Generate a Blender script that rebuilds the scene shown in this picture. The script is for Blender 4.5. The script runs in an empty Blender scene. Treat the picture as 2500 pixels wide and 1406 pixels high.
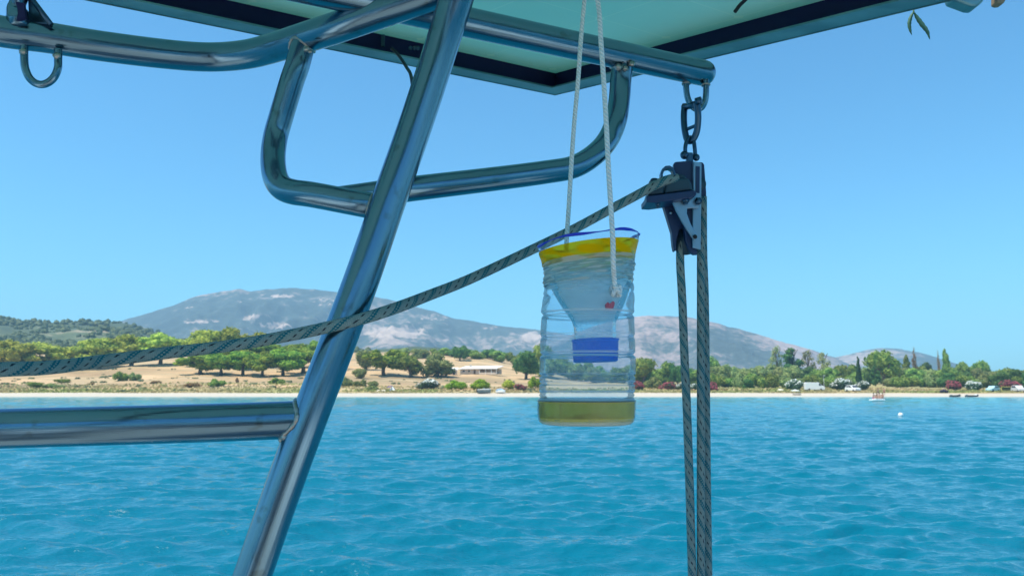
import bpy, bmesh, math, random
import numpy as np
from mathutils import Vector, Matrix

random.seed(7)
rng = np.random.default_rng(7)
SC = bpy.context.scene
COL = SC.collection

# ------------------------------------------------------------------ camera, sky, sun, exposure
CAMZ = 2.3
TH = math.atan(242 / 2000)
CT, ST = math.cos(TH), math.sin(TH)
cam = bpy.data.cameras.new("camera")
cam.lens = 28.8
cam.sensor_width = 36
cam.clip_start = 0.02
cam.clip_end = 20000
co = bpy.data.objects.new("camera", cam)
COL.objects.link(co)
co.location = (0, 0, CAMZ)
co.rotation_euler = (math.pi / 2 + TH, 0, 0)
cam.dof.use_dof = True
cam.dof.focus_distance = 0.98
cam.dof.aperture_fstop = 20
SC.camera = co

SUN_EL, SUN_AZ = math.radians(64), math.radians(-116)     # azimuth clockwise from +Y
sun_dir = Vector((math.sin(SUN_AZ) * math.cos(SUN_EL), math.cos(SUN_AZ) * math.cos(SUN_EL), math.sin(SUN_EL)))
w = bpy.data.worlds.new("World")
SC.world = w
w.use_nodes = True
nt = w.node_tree
nt.nodes.clear()
sky = nt.nodes.new("ShaderNodeTexSky")
sky.sky_type = 'NISHITA'
sky.sun_disc = False
sky.sun_elevation = SUN_EL
sky.sun_rotation = SUN_AZ
sky.altitude = 0
sky.air_density = 1.0
sky.dust_density = 0.8
sky.ozone_density = 3.0
mul = nt.nodes.new("ShaderNodeMix")
mul.data_type = 'RGBA'
mul.blend_type = 'MULTIPLY'
mul.inputs[0].default_value = 1
mul.inputs[7].default_value = (0.55, 1.20, 1.40, 1)
bg = nt.nodes.new("ShaderNodeBackground")
bg.inputs[1].default_value = 0.115
wo = nt.nodes.new("ShaderNodeOutputWorld")
nt.links.new(sky.outputs[0], mul.inputs[6])
nt.links.new(mul.outputs[2], bg.inputs[0])
nt.links.new(bg.outputs[0], wo.inputs[0])
w.cycles_visibility.camera = True

sl = bpy.data.lights.new("sun", 'SUN')
sl.energy = 5.0
sl.angle = math.radians(0.5)
sl.color = (1.0, 0.92, 0.78)
so = bpy.data.objects.new("sun", sl)
COL.objects.link(so)
so.rotation_euler = sun_dir.to_track_quat('Z', 'Y').to_euler()
so.location = (0, 0, 50)

SC.view_settings.view_transform = 'Standard'
SC.view_settings.look = 'None'
SC.view_settings.exposure = 0.32
SC.view_settings.gamma = 1
SC.view_settings.use_curve_mapping = False
cy = SC.cycles
cy.use_denoising = True
cy.max_bounces = 8
cy.transparent_max_bounces = 24
cy.volume_bounces = 1
cy.caustics_reflective = False
cy.caustics_refractive = False
cy.sample_clamp_indirect = 6
cy.sample_clamp_direct = 2.0

# ------------------------------------------------------------------ helpers
F = 2000.0
def ray(px, py):
    X = (px - 1250) / F
    Y = (703 - py) / F
    return Vector((X, CT - Y * ST, ST + Y * CT))
def P(px, py, z):
    return Vector((0, 0, CAMZ)) + ray(px, py) * z
def hgt(py, y):
    """height of a point that shows at picture row py from forward distance y"""
    return CAMZ + y * np.tan(TH + np.arctan((703 - py) / F))
def col_x(px, y, h=2.3):
    return (px - 1250) / F * (y * CT + (h - CAMZ) * ST)

def tag(o, label=None, cat=None, group=None, kind=None):
    if label: o['label'] = label
    if cat: o['category'] = cat
    if group: o['group'] = group
    if kind: o['kind'] = kind
    return o
def empty(name, loc, label, cat, group=None):
    o = bpy.data.objects.new(name, None)
    o.empty_display_size = 0.1
    COL.objects.link(o)
    o.location = loc
    return tag(o, label, cat, group)
def link(name, me, parent=None):
    o = bpy.data.objects.new(name, me)
    COL.objects.link(o)
    if parent:
        o.parent = parent
        if parent.type == 'EMPTY' or True:
            o.matrix_parent_inverse = Matrix.Translation(-Vector(parent.matrix_basis.translation)) if parent.get('_w') else Matrix()
    return o
def mesh(name, verts, faces, mat=None, smooth=False, uvs=None):
    me = bpy.data.meshes.new(name)
    me.from_pydata([tuple(v) for v in verts], [], [tuple(f) for f in faces])
    if uvs is not None:
        l = me.uv_layers.new(name="UVMap")
        l.data.foreach_set("uv", np.asarray(uvs, dtype=np.float32).ravel())
    if smooth:
        me.polygons.foreach_set("use_smooth", [True] * len(me.polygons))
    if mat: me.materials.append(mat)
    me.update()
    return me
def mk(name, verts, faces, mat, parent=None, smooth=False, uvs=None):
    """world-space geometry; children are placed relative to an unrotated parent"""
    if parent is not None:
        p = parent
        off = Vector((0, 0, 0))
        while p is not None:
            off += Vector(p.location)
            p = p.parent
        verts = [Vector(v) - off for v in verts]
    o = bpy.data.objects.new(name, mesh(name, verts, faces, mat, smooth, uvs))
    COL.objects.link(o)
    if parent is not None: o.parent = parent
    return o
def grid_mesh(name, X, Y, Z, mat, smooth=True, attrs=None):
    n, m = X.shape
    me = bpy.data.meshes.new(name)
    v = np.stack([X, Y, Z], -1).reshape(-1, 3).astype(np.float32)
    i = np.arange(n * m).reshape(n, m)
    f = np.stack([i[:-1, :-1], i[:-1, 1:], i[1:, 1:], i[1:, :-1]], -1).reshape(-1, 4)
    me.vertices.add(len(v)); me.vertices.foreach_set("co", v.ravel())
    me.loops.add(f.size); me.loops.foreach_set("vertex_index", f.ravel().astype(np.int32))
    me.polygons.add(len(f))
    me.polygons.foreach_set("loop_start", np.arange(0, f.size, 4, dtype=np.int32))
    me.polygons.foreach_set("loop_total", np.full(len(f), 4, dtype=np.int32))
    if smooth: me.polygons.foreach_set("use_smooth", np.ones(len(f), dtype=bool))
    if attrs:
        for k, a in attrs.items():
            at = me.attributes.new(k, 'FLOAT', 'POINT')
            at.data.foreach_set("value", a.ravel().astype(np.float32))
    me.materials.append(mat)
    me.update(calc_edges=True)
    return me

def catmull(pts, n=10):
    pts = [Vector(p) for p in pts]
    P0 = [pts[0] * 2 - pts[1]] + pts + [pts[-1] * 2 - pts[-2]]
    out = []
    for i in range(1, len(P0) - 2):
        a, b, c, d = P0[i - 1:i + 3]
        for k in range(n):
            t = k / n
            out.append(0.5 * ((2 * b) + (c - a) * t + (2 * a - 5 * b + 4 * c - d) * t * t + (3 * b - a - 3 * c + d) * t ** 3))
    out.append(pts[-1])
    return out
def tube_geo(pts, rad, seg=16, caps=True, twist=0.0, round_end=(False, False)):
    pts = [Vector(p) for p in pts]
    n = len(pts)
    rads = list(rad) if hasattr(rad, '__len__') else [rad] * n
    if round_end[1]:
        d = (pts[-1] - pts[-2]).normalized(); p0 = pts[-1].copy(); r = rads[-1]
        for k in range(1, 7):
            a = k / 6 * math.pi / 2 * 0.98
            pts.append(p0 + d * r * math.sin(a)); rads.append(r * math.cos(a))
        n = len(pts)
    T = [(pts[min(i + 1, n - 1)] - pts[max(i - 1, 0)]).normalized() for i in range(n)]
    ref = Vector((0, 0, 1)) if abs(T[0].z) < 0.9 else Vector((1, 0, 0))
    N = T[0].cross(ref).normalized()
    verts, faces, uvs = [], [], []
    L = 0; ls = []
    for i in range(n):
        if i:
            q = T[i - 1].rotation_difference(T[i]); N = (q @ N).normalized()
            L += (pts[i] - pts[i - 1]).length
        ls.append(L)
        B = T[i].cross(N)
        for k in range(seg):
            a = 2 * math.pi * k / seg + twist * L
            verts.append(pts[i] + (N * math.cos(a) + B * math.sin(a)) * rads[i])
    for i in range(n - 1):
        for k in range(seg):
            k2 = (k + 1) % seg
            faces.append((i * seg + k, i * seg + k2, (i + 1) * seg + k2, (i + 1) * seg + k))
            uvs += [(k / seg, ls[i]), ((k + 1) / seg, ls[i]), ((k + 1) / seg, ls[i + 1]), (k / seg, ls[i + 1])]
    if caps:
        faces.append(tuple(reversed(range(seg)))); uvs += [(0, 0)] * seg
        faces.append(tuple((n - 1) * seg + k for k in range(seg))); uvs += [(0, 0)] * seg
    return verts, faces, uvs
def tube(name, pts, rad, mat, parent=None, seg=16, **kw):
    v, f, u = tube_geo(pts, rad, seg, **kw)
    return mk(name, v, f, mat, parent, True, u)
def pxtube(name, pl, rad, mat, parent=None, seg=24, n=10, **kw):
    return tube(name, catmull([P(*p) for p in pl], n), rad, mat, parent, seg, **kw)
def box_geo(c, s, rz=0.0, M=None):
    c = Vector(c)
    R = M if M is not None else Matrix.Rotation(rz, 3, 'Z')
    v = [c + R @ Vector((x * s[0] / 2, y * s[1] / 2, z * s[2] / 2)) for x in (-1, 1) for y in (-1, 1) for z in (-1, 1)]
    f = [(0, 1, 3, 2), (4, 6, 7, 5), (0, 4, 5, 1), (2, 3, 7, 6), (0, 2, 6, 4), (1, 5, 7, 3)]
    return v, f
def join(*geos):
    V, Fa = [], []
    for g in geos:
        b = len(V); V += list(g[0]); Fa += [tuple(i + b for i in f) for f in g[1]]
    return V, Fa
def prism(poly, axis_dir, depth):
    """poly: list of world Vectors; extruded along axis_dir by depth"""
    n = len(poly); d = Vector(axis_dir).normalized() * depth
    V = [Vector(p) for p in poly] + [Vector(p) + d for p in poly]
    Fa = [tuple(range(n)), tuple(reversed(range(n, 2 * n)))] + [(i, i + n, (i + 1) % n + n, (i + 1) % n) for i in range(n)]
    return V, Fa
def bevel(o, wd, seg=2):
    m = o.modifiers.new("bevel", 'BEVEL'); m.width = wd; m.segments = seg; m.limit_method = 'ANGLE'; m.angle_limit = math.radians(35)
    return o
def sphere_geo(c, r, nu=12, nv=8, sc=(1, 1, 1), jit=0):
    c = Vector(c); V = []; Fa = []
    for j in range(nv + 1):
        p = math.pi * j / nv
        for i in range(nu):
            a = 2 * math.pi * i / nu
            k = r * (1 + random.uniform(-jit, jit))
            V.append(c + Vector((k * sc[0] * math.sin(p) * math.cos(a), k * sc[1] * math.sin(p) * math.sin(a), k * sc[2] * math.cos(p))))
    for j in range(nv):
        for i in range(nu):
            i2 = (i + 1) % nu
            Fa.append((j * nu + i, (j + 1) * nu + i, (j + 1) * nu + i2, j * nu + i2))
    return V, Fa

# numpy noise
_perm = rng.permutation(512); _perm = np.concatenate([_perm, _perm, _perm])
_ga = rng.uniform(0, 2 * np.pi, 512)
def pnoise(x, y):
    xi = np.floor(x).astype(int); yi = np.floor(y).astype(int)
    xf = x - xi; yf = y - yi; xi &= 511; yi &= 511
    u = xf * xf * xf * (xf * (xf * 6 - 15) + 10); v = yf * yf * yf * (yf * (yf * 6 - 15) + 10)
    def g(ix, iy, dx, dy):
        a = _ga[_perm[_perm[ix & 511] + (iy & 511)] & 511]
        return np.cos(a) * dx + np.sin(a) * dy
    n00 = g(xi, yi, xf, yf); n10 = g(xi + 1, yi, xf - 1, yf)
    n01 = g(xi, yi + 1, xf, yf - 1); n11 = g(xi + 1, yi + 1, xf - 1, yf - 1)
    return (n00 * (1 - u) + n10 * u) * (1 - v) + (n01 * (1 - u) + n11 * u) * v
def fbm(x, y, o=5, g=0.5):
    s = 0; a = 1
    for _ in range(o):
        s = s + a * pnoise(x, y); x = x * 2.03 + 17.1; y = y * 2.03 + 5.3; a *= g
    return s

# ------------------------------------------------------------------ materials
def mat(name, base, rough=0.5, metal=0.0, **kw):
    m = bpy.data.materials.new(name); m.use_nodes = True
    b = m.node_tree.nodes["Principled BSDF"]
    b.inputs["Base Color"].default_value = (*base, 1)
    b.inputs["Roughness"].default_value = rough
    b.inputs["Metallic"].default_value = metal
    for k, v in kw.items(): b.inputs[k].default_value = v
    return m
class NT:
    def __init__(s, m): s.m = m; s.t = m.node_tree; s.b = s.t.nodes.get("Principled BSDF")
    def n(s, ty, **kw):
        n = s.t.nodes.new(ty)
        for k, v in kw.items():
            if k.startswith('i_'): n.inputs[int(k[2:])].default_value = v
            else: setattr(n, k, v)
        return n
    def l(s, a, b): s.t.links.new(a, b)
    def tex(s, scale, detail=4, rough=0.55, co='Object', vec=None, stretch=None):
        c = s.n("ShaderNodeTexCoord")
        src = vec if vec is not None else c.outputs[co]
        if stretch:
            mp = s.n("ShaderNodeMapping"); mp.inputs["Scale"].default_value = stretch
            s.l(src, mp.inputs[0]); src = mp.outputs[0]
        n = s.n("ShaderNodeTexNoise"); n.inputs["Scale"].default_value = scale
        n.inputs["Detail"].default_value = detail; n.inputs["Roughness"].default_value = rough
        s.l(src, n.inputs[0])
        return n.outputs[0]
    def ramp(s, fac, stops):
        r = s.n("ShaderNodeValToRGB"); e = r.color_ramp.elements
        while len(e) < len(stops): e.new(0.5)
        for el, (p, c) in zip(e, stops):
            el.position = p; el.color = (*c, 1) if len(c) == 3 else c
        s.l(fac, r.inputs[0]); return r.outputs[0]
    def mix(s, fac, a, b, mode='MIX'):
        m = s.n("ShaderNodeMix", data_type='RGBA', blend_type=mode)
        for sock, v in ((m.inputs[0], fac), (m.inputs[6], a), (m.inputs[7], b)):
            if hasattr(v, 'is_linked'): s.l(v, sock)
            elif isinstance(v, (int, float)): sock.default_value = v
            else: sock.default_value = (*v, 1)
        return m.outputs[2]
    def math(s, op, a, b=None, c=None, clamp=False):
        m = s.n("ShaderNodeMath", operation=op, use_clamp=clamp)
        for i, v in enumerate((a, b, c)):
            if v is None: continue
            if hasattr(v, 'is_linked'): s.l(v, m.inputs[i])
            else: m.inputs[i].default_value = v
        return m.outputs[0]
    def bump(s, h, strength=0.3, dist=0.01, to=None):
        b = s.n("ShaderNodeBump"); b.inputs["Strength"].default_value = strength; b.inputs["Distance"].default_value = dist
        s.l(h, b.inputs["Height"])
        s.l(b.outputs[0], (to or s.b).inputs["Normal"]); return b

# brushed stainless tube
m_steel = mat("stainless_steel", (0.165, 0.26, 0.325), 0.2, 1.0)
q = NT(m_steel)
st = q.tex(6, 3, co='UV', stretch=(9, 0.35, 1))
sp = q.tex(38, 5, co='Object')
q.l(q.ramp(st, [(0.3, (0.13,) * 3), (0.7, (0.27,) * 3)]), q.b.inputs["Roughness"])
q.l(q.mix(q.ramp(sp, [(0.62, (0, 0, 0)), (0.70, (1, 1, 1))]), (0.165, 0.26, 0.325), (0.13, 0.19, 0.22)), q.b.inputs["Base Color"])
q.bump(q.tex(14, 2, co='UV', stretch=(6, 1.4, 1)), 0.08, 0.002)
m_weld = mat("weld_metal", (0.42, 0.38, 0.34), 0.32, 1.0)
q = NT(m_weld); q.bump(q.tex(260, 3), 0.9, 0.002)
m_dsteel = mat("dark_forged_steel", (0.055, 0.11, 0.17), 0.32, 1.0)
m_alu = mat("anodised_aluminium", (0.20, 0.33, 0.34), 0.42, 0.75)
q = NT(m_alu); q.l(q.ramp(q.tex(9, 5, stretch=(1, 1, 6)), [(0.35, (0.13, 0.24, 0.25)), (0.7, (0.25, 0.39, 0.39))]), q.b.inputs["Base Color"])
q.bump(q.tex(60, 3), 0.15, 0.001)
m_web = mat("shaded_frame_web", (0.003, 0.003, 0.06), 0.7)  # navy base puts the shade inside the aluminium frame into the colour
m_silver = mat("silver_plate", (0.24, 0.36, 0.46), 0.38, 0.9)
q = NT(m_silver); q.bump(q.tex(90, 4), 0.3, 0.001)
m_navy = mat("navy_plastic", (0.006, 0.028, 0.095), 0.42)
m_grey = mat("dark_grey_plastic", (0.015, 0.055, 0.085), 0.5)
m_black = mat("black_rubber", (0.008, 0.010, 0.014), 0.6)

# backsheet with cells showing faintly through
m_sheet = mat("panel_backsheet", (0.62, 0.78, 0.74), 0.45)
q = NT(m_sheet)
uvn = q.n("ShaderNodeTexCoord").outputs['UV']
sx = q.n("ShaderNodeSeparateXYZ"); q.l(uvn, sx.inputs[0])
def cellco(o):
    f = q.math('FRACT', q.math('DIVIDE', o, 0.158))
    return q.math('ABSOLUTE', q.math('SUBTRACT', f, 0.5))     # .5 at the lines
ax, ay = cellco(sx.outputs[0]), cellco(sx.outputs[1])
line = q.math('GREATER_THAN', q.math('MAXIMUM', ax, ay), 0.492)
dia = q.math('GREATER_THAN', q.math('ADD', ax, ay), 0.935)
q.l(q.mix(q.math('MAXIMUM', q.math('MULTIPLY', line, 0.6), dia), q.mix(q.tex(3, 4), (0.46, 0.70, 0.66), (0.88, 0.90, 0.80)), (0.90, 0.92, 0.80)), q.b.inputs["Base Color"])
# translucent laminate: a little daylight comes through
tr = q.n("ShaderNodeBsdfTranslucent"); tr.inputs[0].default_value = (0.35, 0.85, 0.80, 1)
mx = q.n("ShaderNodeMixShader"); mx.inputs[0].default_value = 0.22
out = q.t.nodes["Material Output"]
q.l(q.b.outputs[0], mx.inputs[1]); q.l(tr.outputs[0], mx.inputs[2]); q.l(mx.outputs[0], out.inputs[0])

# braided rope, uv = (around 0..1, metres along)
m_rope = mat("braided_rope", (0.13, 0.15, 0.12), 0.85)
q = NT(m_rope)
uvn = q.n("ShaderNodeTexCoord").outputs['UV']
sx = q.n("ShaderNodeSeparateXYZ"); q.l(uvn, sx.inputs[0])
U, V_ = sx.outputs[0], sx.outputs[1]
wob_ = q.math('MULTIPLY', q.math('SUBTRACT', q.tex(24, 3), 0.5), 0.5)
ph = q.math('FRACT', q.math('ADD', wob_, q.math('ADD', q.math('DIVIDE', V_, 0.031), q.math('MULTIPLY', U, 2.0))))
chk = q.math('GREATER_THAN', q.math('MULTIPLY', q.math('SINE', q.math('MULTIPLY', U, 2 * math.pi * 10)), q.math('SINE', q.math('MULTIPLY', V_, 2 * math.pi / 0.0052))), -0.25)
band = q.math('MULTIPLY', q.math('LESS_THAN', ph, 0.30), chk)
dash = q.math('MULTIPLY', q.math('COMPARE', ph, 0.66, 0.045), q.math('GREATER_THAN', q.math('SINE', q.math('MULTIPLY', U, 2 * math.pi * 8)), -0.1))
weave = q.math('MULTIPLY', q.math('SINE', q.math('ADD', q.math('MULTIPLY', U, 2 * math.pi * 12), q.math('DIVIDE', V_, 0.0006))), q.math('SINE', q.math('SUBTRACT', q.math('MULTIPLY', U, 2 * math.pi * 12), q.math('DIVIDE', V_, 0.0006))))
basec = q.mix(q.tex(90, 4), (0.17, 0.24, 0.235), (0.34, 0.42, 0.39))
basec = q.mix(q.math('MULTIPLY', q.math('ADD', weave, 1.0), 0.25), basec, (0.13, 0.17, 0.15))
basec = q.mix(band, basec, (0.0, 0.13, 0.17))
basec = q.mix(dash, basec, (0.012, 0.014, 0.03))
q.l(basec, q.b.inputs["Base Color"])
q.bump(weave, 0.6, 0.0007)
m_string = mat("white_twine", (0.72, 0.74, 0.72), 0.85)
q = NT(m_string)
uvn = q.n("ShaderNodeTexCoord").outputs['UV']; sx = q.n("ShaderNodeSeparateXYZ"); q.l(uvn, sx.inputs[0])
tw = q.math('SINE', q.math('ADD', q.math('MULTIPLY', sx.outputs[0], 2 * math.pi * 3), q.math('DIVIDE', sx.outputs[1], 0.0007)))
q.l(q.ramp(q.math('MULTIPLY_ADD', tw, 0.5, 0.5), [(0, (0.68, 0.70, 0.68)), (0.5, (0.88, 0.88, 0.85))]), q.b.inputs["Base Color"])
q.bump(tw, 0.7, 0.0008)

# ------------------------------------------------------------------ large structure: water
def shade_water():
    m = mat("sea_water", (0.0, 0.2, 0.3), 0.06, IOR=1.5)
    q = NT(m)
    g = q.n("ShaderNodeNewGeometry"); s = q.n("ShaderNodeSeparateXYZ"); q.l(g.outputs["Position"], s.inputs[0])
    n1 = q.tex(0.02, 3, vec=g.outputs["Position"])
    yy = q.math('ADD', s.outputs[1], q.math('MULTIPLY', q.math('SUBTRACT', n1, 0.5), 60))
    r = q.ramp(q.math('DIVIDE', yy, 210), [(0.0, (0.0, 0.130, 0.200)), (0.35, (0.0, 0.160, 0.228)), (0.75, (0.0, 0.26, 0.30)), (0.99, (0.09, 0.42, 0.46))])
    n2 = q.tex(0.25, 4, vec=g.outputs["Position"], stretch=(0.5, 1, 1))
    q.l(q.mix(q.ramp(n2, [(0.35, (0, 0, 0)), (0.65, (1, 1, 1))]), r, (0.0, 0.135, 0.25), 'MIX') if False else r, q.b.inputs["Base Color"])
    a = q.tex(5.5, 3, 0.6, vec=g.outputs["Position"], stretch=(0.55, 1.0, 1))
    b = q.tex(17, 3, 0.6, vec=g.outputs["Position"], stretch=(0.6, 1.0, 1))
    h = q.math('ADD', q.math('MULTIPLY', a, 1.0), q.math('MULTIPLY', b, 0.33))
    q.bump(h, 0.8, 0.055)
    return m
az = np.concatenate([np.radians(np.linspace(-180, -46, 60)[:-1]), np.radians(np.linspace(-46, 46, 880)), np.radians(np.linspace(46, 180, 60)[1:])])
rr = [0.6]
while rr[-1] < 7.5: rr.append(rr[-1] * 1.05)
while rr[-1] < 250: rr.append(rr[-1] * 1.0043)
while rr[-1] < 6000: rr.append(rr[-1] * 1.08)
rr = np.array(rr)
R_, A_ = np.meshgrid(rr, az, indexing='ij')
X0, Y0 = R_ * np.sin(A_), R_ * np.cos(A_)
dr = np.gradient(rr)[:, None]
da = np.gradient(az)[None, :] * R_
wx = np.zeros_like(X0); wy = np.zeros_like(X0); wz = np.zeros_like(X0)
lams = np.geomspace(0.19, 4.0, 90)
for L in lams:
    # wind blows toward the viewer and to the right
    th = math.radians(-84) + rng.normal(0, 0.36 + 0.14 * (L < 0.6))
    kx, ky = math.cos(th), math.sin(th)
    k = 2 * math.pi / L
    a = L * (0.0066 * math.exp(-(math.log(L / 0.36) / 0.55) ** 2) + 0.0066 * math.exp(-(math.log(L / 0.95) / 0.55) ** 2) + 0.0018 * (L > 1.8)) * rng.uniform(0.6, 1.3) + 0.0012 * L ** .8
    if L > 3.5: a *= 0.7
    sp = np.abs(dr * (np.cos(A_) * ky + np.sin(A_) * kx)) + np.abs(da * (np.cos(A_) * kx - np.sin(A_) * ky))
    att = np.clip((L / np.maximum(sp, 1e-4) - 2.2) / 2.5, 0, 1)
    phs = k * (kx * X0 + ky * Y0) + rng.uniform(0, 6.28)
    gmod = 1 + 0.5 * np.sin(X0 * rng.uniform(-.25, .25) / L * 2 + Y0 * rng.uniform(-.3, .3) / L * 2 + rng.uniform(0, 6))
    sn, cs = np.sin(phs), np.cos(phs)
    aa = a * att * gmod
    wz += aa * (cs + 0.24 * np.sin(2 * phs))
    wx -= aa * kx * sn * 0.4
    wy -= aa * ky * sn * 0.4
calm = np.clip((205 - Y0) / 25, 0.25, 1)
wz *= calm
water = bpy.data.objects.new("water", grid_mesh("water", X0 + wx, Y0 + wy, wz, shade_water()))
COL.objects.link(water); tag(water, kind='structure')

# ------------------------------------------------------------------ land
rows = np.array([190, 199, 206, 214, 230, 260, 300, 340, 400, 470, 560, 700, 900, 1000, 1200, 1500], float)
colp = np.array([-1600, -400, 0, 200, 300, 450, 600, 750, 900, 1050, 1150, 1300, 1450, 1600, 2000, 2500, 4500], float)
PY = {  # picture row at which the ground shows, per distance, from 230 m on
    -1600: [951, 938, 922, 905, 888, 872, 858, 838, 793, 798, 850, 900],
    -400: [951, 938, 922, 904, 887, 872, 856, 826, 778, 785, 845, 900],
    0:    [951, 939, 922, 904, 887, 872, 856, 828, 782, 790, 845, 900],
    200:  [951, 938, 920, 900, 882, 870, 856, 830, 789, 796, 852, 900],
    300:  [951, 938, 917, 893, 878, 868, 858, 832, 797, 802, 860, 900],
    450:  [951, 936, 915, 890, 876, 868, 862, 848, 832, 838, 880, 905],
    600:  [951, 936, 914, 893, 878, 868, 866, 860, 858, 865, 890, 910],
    750:  [951, 938, 916, 896, 880, 870, 868, 866, 868, 875, 895, 912],
    900:  [952, 942, 924, 904, 880, 866, 862, 864, 870, 880, 900, 915],
    1050: [953, 944, 928, 910, 884, 862, 856, 860, 875, 885, 905, 918],
    1150: [953, 945, 930, 912, 888, 864, 858, 864, 880, 890, 910, 920],
    1300: [954, 948, 936, 922, 905, 890, 885, 890, 900, 905, 915, 925],
    1450: [955, 950, 942, 934, 926, 920, 916, 915, 916, 918, 922, 928],
    1600: [955, 950, 945, 940, 934, 930, 927, 925, 925, 926, 928, 932],
    2000: [954, 949, 944, 940, 935, 931, 928, 926, 926, 927, 930, 934],
    2500: [955, 950, 945, 941, 937, 934, 932, 930, 930, 931, 932, 935],
    4500: [955, 950, 945, 941, 937, 934, 932, 930, 930, 931, 932, 935]}
HT = np.zeros((len(colp), len(rows)))
for i, c in enumerate(colp):
    HT[i, :4] = [-0.9, -0.05, 0.42, 0.85]
    HT[i, 4:] = [hgt(p, r) for p, r in zip(PY[int(c)], rows[4:])]
def smooth_interp(px, y):
    px = np.clip(np.asarray(px, float), colp[0], colp[-1]); y = np.clip(np.asarray(y, float), rows[0], rows[-1])
    i = np.clip(np.searchsorted(colp, px) - 1, 0, len(colp) - 2); t = (px - colp[i]) / (colp[i + 1] - colp[i]); t = t * t * (3 - 2 * t)
    j = np.clip(np.searchsorted(rows, y) - 1, 0, len(rows) - 2); s = (y - rows[j]) / (rows[j + 1] - rows[j])
    a = HT[i, j] * (1 - s) + HT[i, j + 1] * s; b = HT[i + 1, j] * (1 - s) + HT[i + 1, j + 1] * s
    return a * (1 - t) + b * t
def ground_h(px, y):
    px = np.asarray(px, float); y = np.asarray(y, float)
    x = (px - 1250) / F * y * CT
    h = smooth_interp(px, y)
    h = h + fbm(x * 0.05 + 9, y * 0.05, 4) * np.clip((y - 214) / 30, 0, 1) * 0.7
    h = h + fbm(x * 0.012 + 40, y * 0.012, 5) * np.clip((y - 500) / 200, 0, 1) * 9
    h = h + pnoise(x * 0.04, y * 0 + 3.3) * 0.18 * (y < 216)
    return h
py_rows = np.concatenate([np.linspace(190, 230, 60)[:-1], np.geomspace(230, 1500, 240)])
px_cols = np.concatenate([np.linspace(-1600, -160, 60)[:-1], np.linspace(-160, 2660, 560), np.linspace(2660, 4500, 60)[1:]])
YY, PX = np.meshgrid(py_rows, px_cols, indexing='ij')
HH = ground_h(PX, YY)
XX = (PX - 1250) / F * YY * CT
m_land = mat("dry_grassland", (0.4, 0.3, 0.18), 0.95)
q = NT(m_land)
g = q.n("ShaderNodeNewGeometry"); pos = g.outputs["Position"]
s = q.n("ShaderNodeSeparateXYZ"); q.l(pos, s.inputs[0])
nbig = q.tex(0.022, 5, 0.62, vec=pos, stretch=(0.45, 1.3, 1))
nmid = q.tex(0.11, 6, 0.65, vec=pos, stretch=(0.3, 1.4, 1))
nfine = q.tex(0.9, 5, 0.7, vec=pos)
field = q.ramp(nbig, [(0.32, (0.22, 0.15, 0.08)), (0.43, (0.42, 0.27, 0.14)), (0.54, (0.62, 0.40, 0.21)), (0.7, (0.70, 0.49, 0.29))])
field = q.mix(q.ramp(nmid, [(0.42, (0, 0, 0)), (0.62, (1, 1, 1))]), field, (0.32, 0.25, 0.13), 'MIX')
field = q.mix(q.ramp(nmid, [(0.55, (0, 0, 0)), (0.72, (1, 1, 1))]), field, (0.72, 0.50, 0.30))
at = q.n("ShaderNodeAttribute", attribute_name="green")
gmask = q.math('MULTIPLY', at.outputs["Fac"], q.math('MULTIPLY_ADD', nmid, 2.2, -0.35, clamp=True), clamp=True)
field = q.mix(gmask, field, q.mix(nfine, (0.18, 0.22, 0.06), (0.38, 0.37, 0.13)))
hill = q.n("ShaderNodeAttribute", attribute_name="hill")
nh = q.tex(0.013, 6, 0.68, vec=pos, stretch=(0.6, 1.0, 1))
hcol = q.ramp(nh, [(0.44, (0.05, 0.08, 0.045)), (0.58, (0.09, 0.12, 0.06)), (0.66, (0.36, 0.29, 0.20)), (0.74, (0.50, 0.40, 0.29))])
field = q.mix(hill.outputs["Fac"], field, hcol)
sand = q.mix(nfine, (0.50, 0.43, 0.34), (0.60, 0.53, 0.43))
edge = q.math('ADD', s.outputs[1], q.math('MULTIPLY', q.math('SUBTRACT', nmid, 0.5), 5.0))
rt = q.math('MULTIPLY', q.math('MAXIMUM', q.math('SUBTRACT', s.outputs[0], 62), 0.0), 0.06)
smask = q.math('MULTIPLY_ADD', q.math('SUBTRACT', edge, q.math('SUBTRACT', 213.5, rt)), 0.8, 0.0, clamp=True)
colr = q.mix(smask, sand, field)
wet = q.math('MULTIPLY_ADD', q.math('SUBTRACT', s.outputs[2], 0.02), 9.0, 0.0, clamp=True)
colr = q.mix(wet, (0.42, 0.40, 0.33), colr)
q.l(q.mix(0.35, colr, q.mix(nfine, (0.25, 0.25, 0.25), (1, 1, 1)), 'MULTIPLY') if False else colr, q.b.inputs["Base Color"])
q.bump(nfine, 0.6, 0.6)
xb = np.interp(PX.ravel(), [-400, 300, 480, 560, 800, 830, 1400, 1530, 1700, 2500, 4500], [.25, .35, .5, 1, 1, .6, .35, 1, 1, .75, .75]).reshape(PX.shape)
green = xb * np.clip((YY - 212) / 4, 0, 1) * np.clip((244 - YY) / 16, 0, 1)
green = np.maximum(green, 0.7 * np.clip((PX - 1450) / 200, 0, 1) * np.clip((YY - 262) / 10, 0, 1))
hillA = np.clip((YY - 520) / 60, 0, 1)
gr = bpy.data.objects.new("ground", grid_mesh("ground", XX, YY, HH, m_land, True, {"green": green, "hill": hillA}))
COL.objects.link(gr); tag(gr, kind='structure')

def at(px, y, sink=0.05):
    h = float(ground_h(np.array([px]), np.array([y]))[0]) - sink
    return Vector(((px - 1250) / F * y * CT, y, h))

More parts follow.
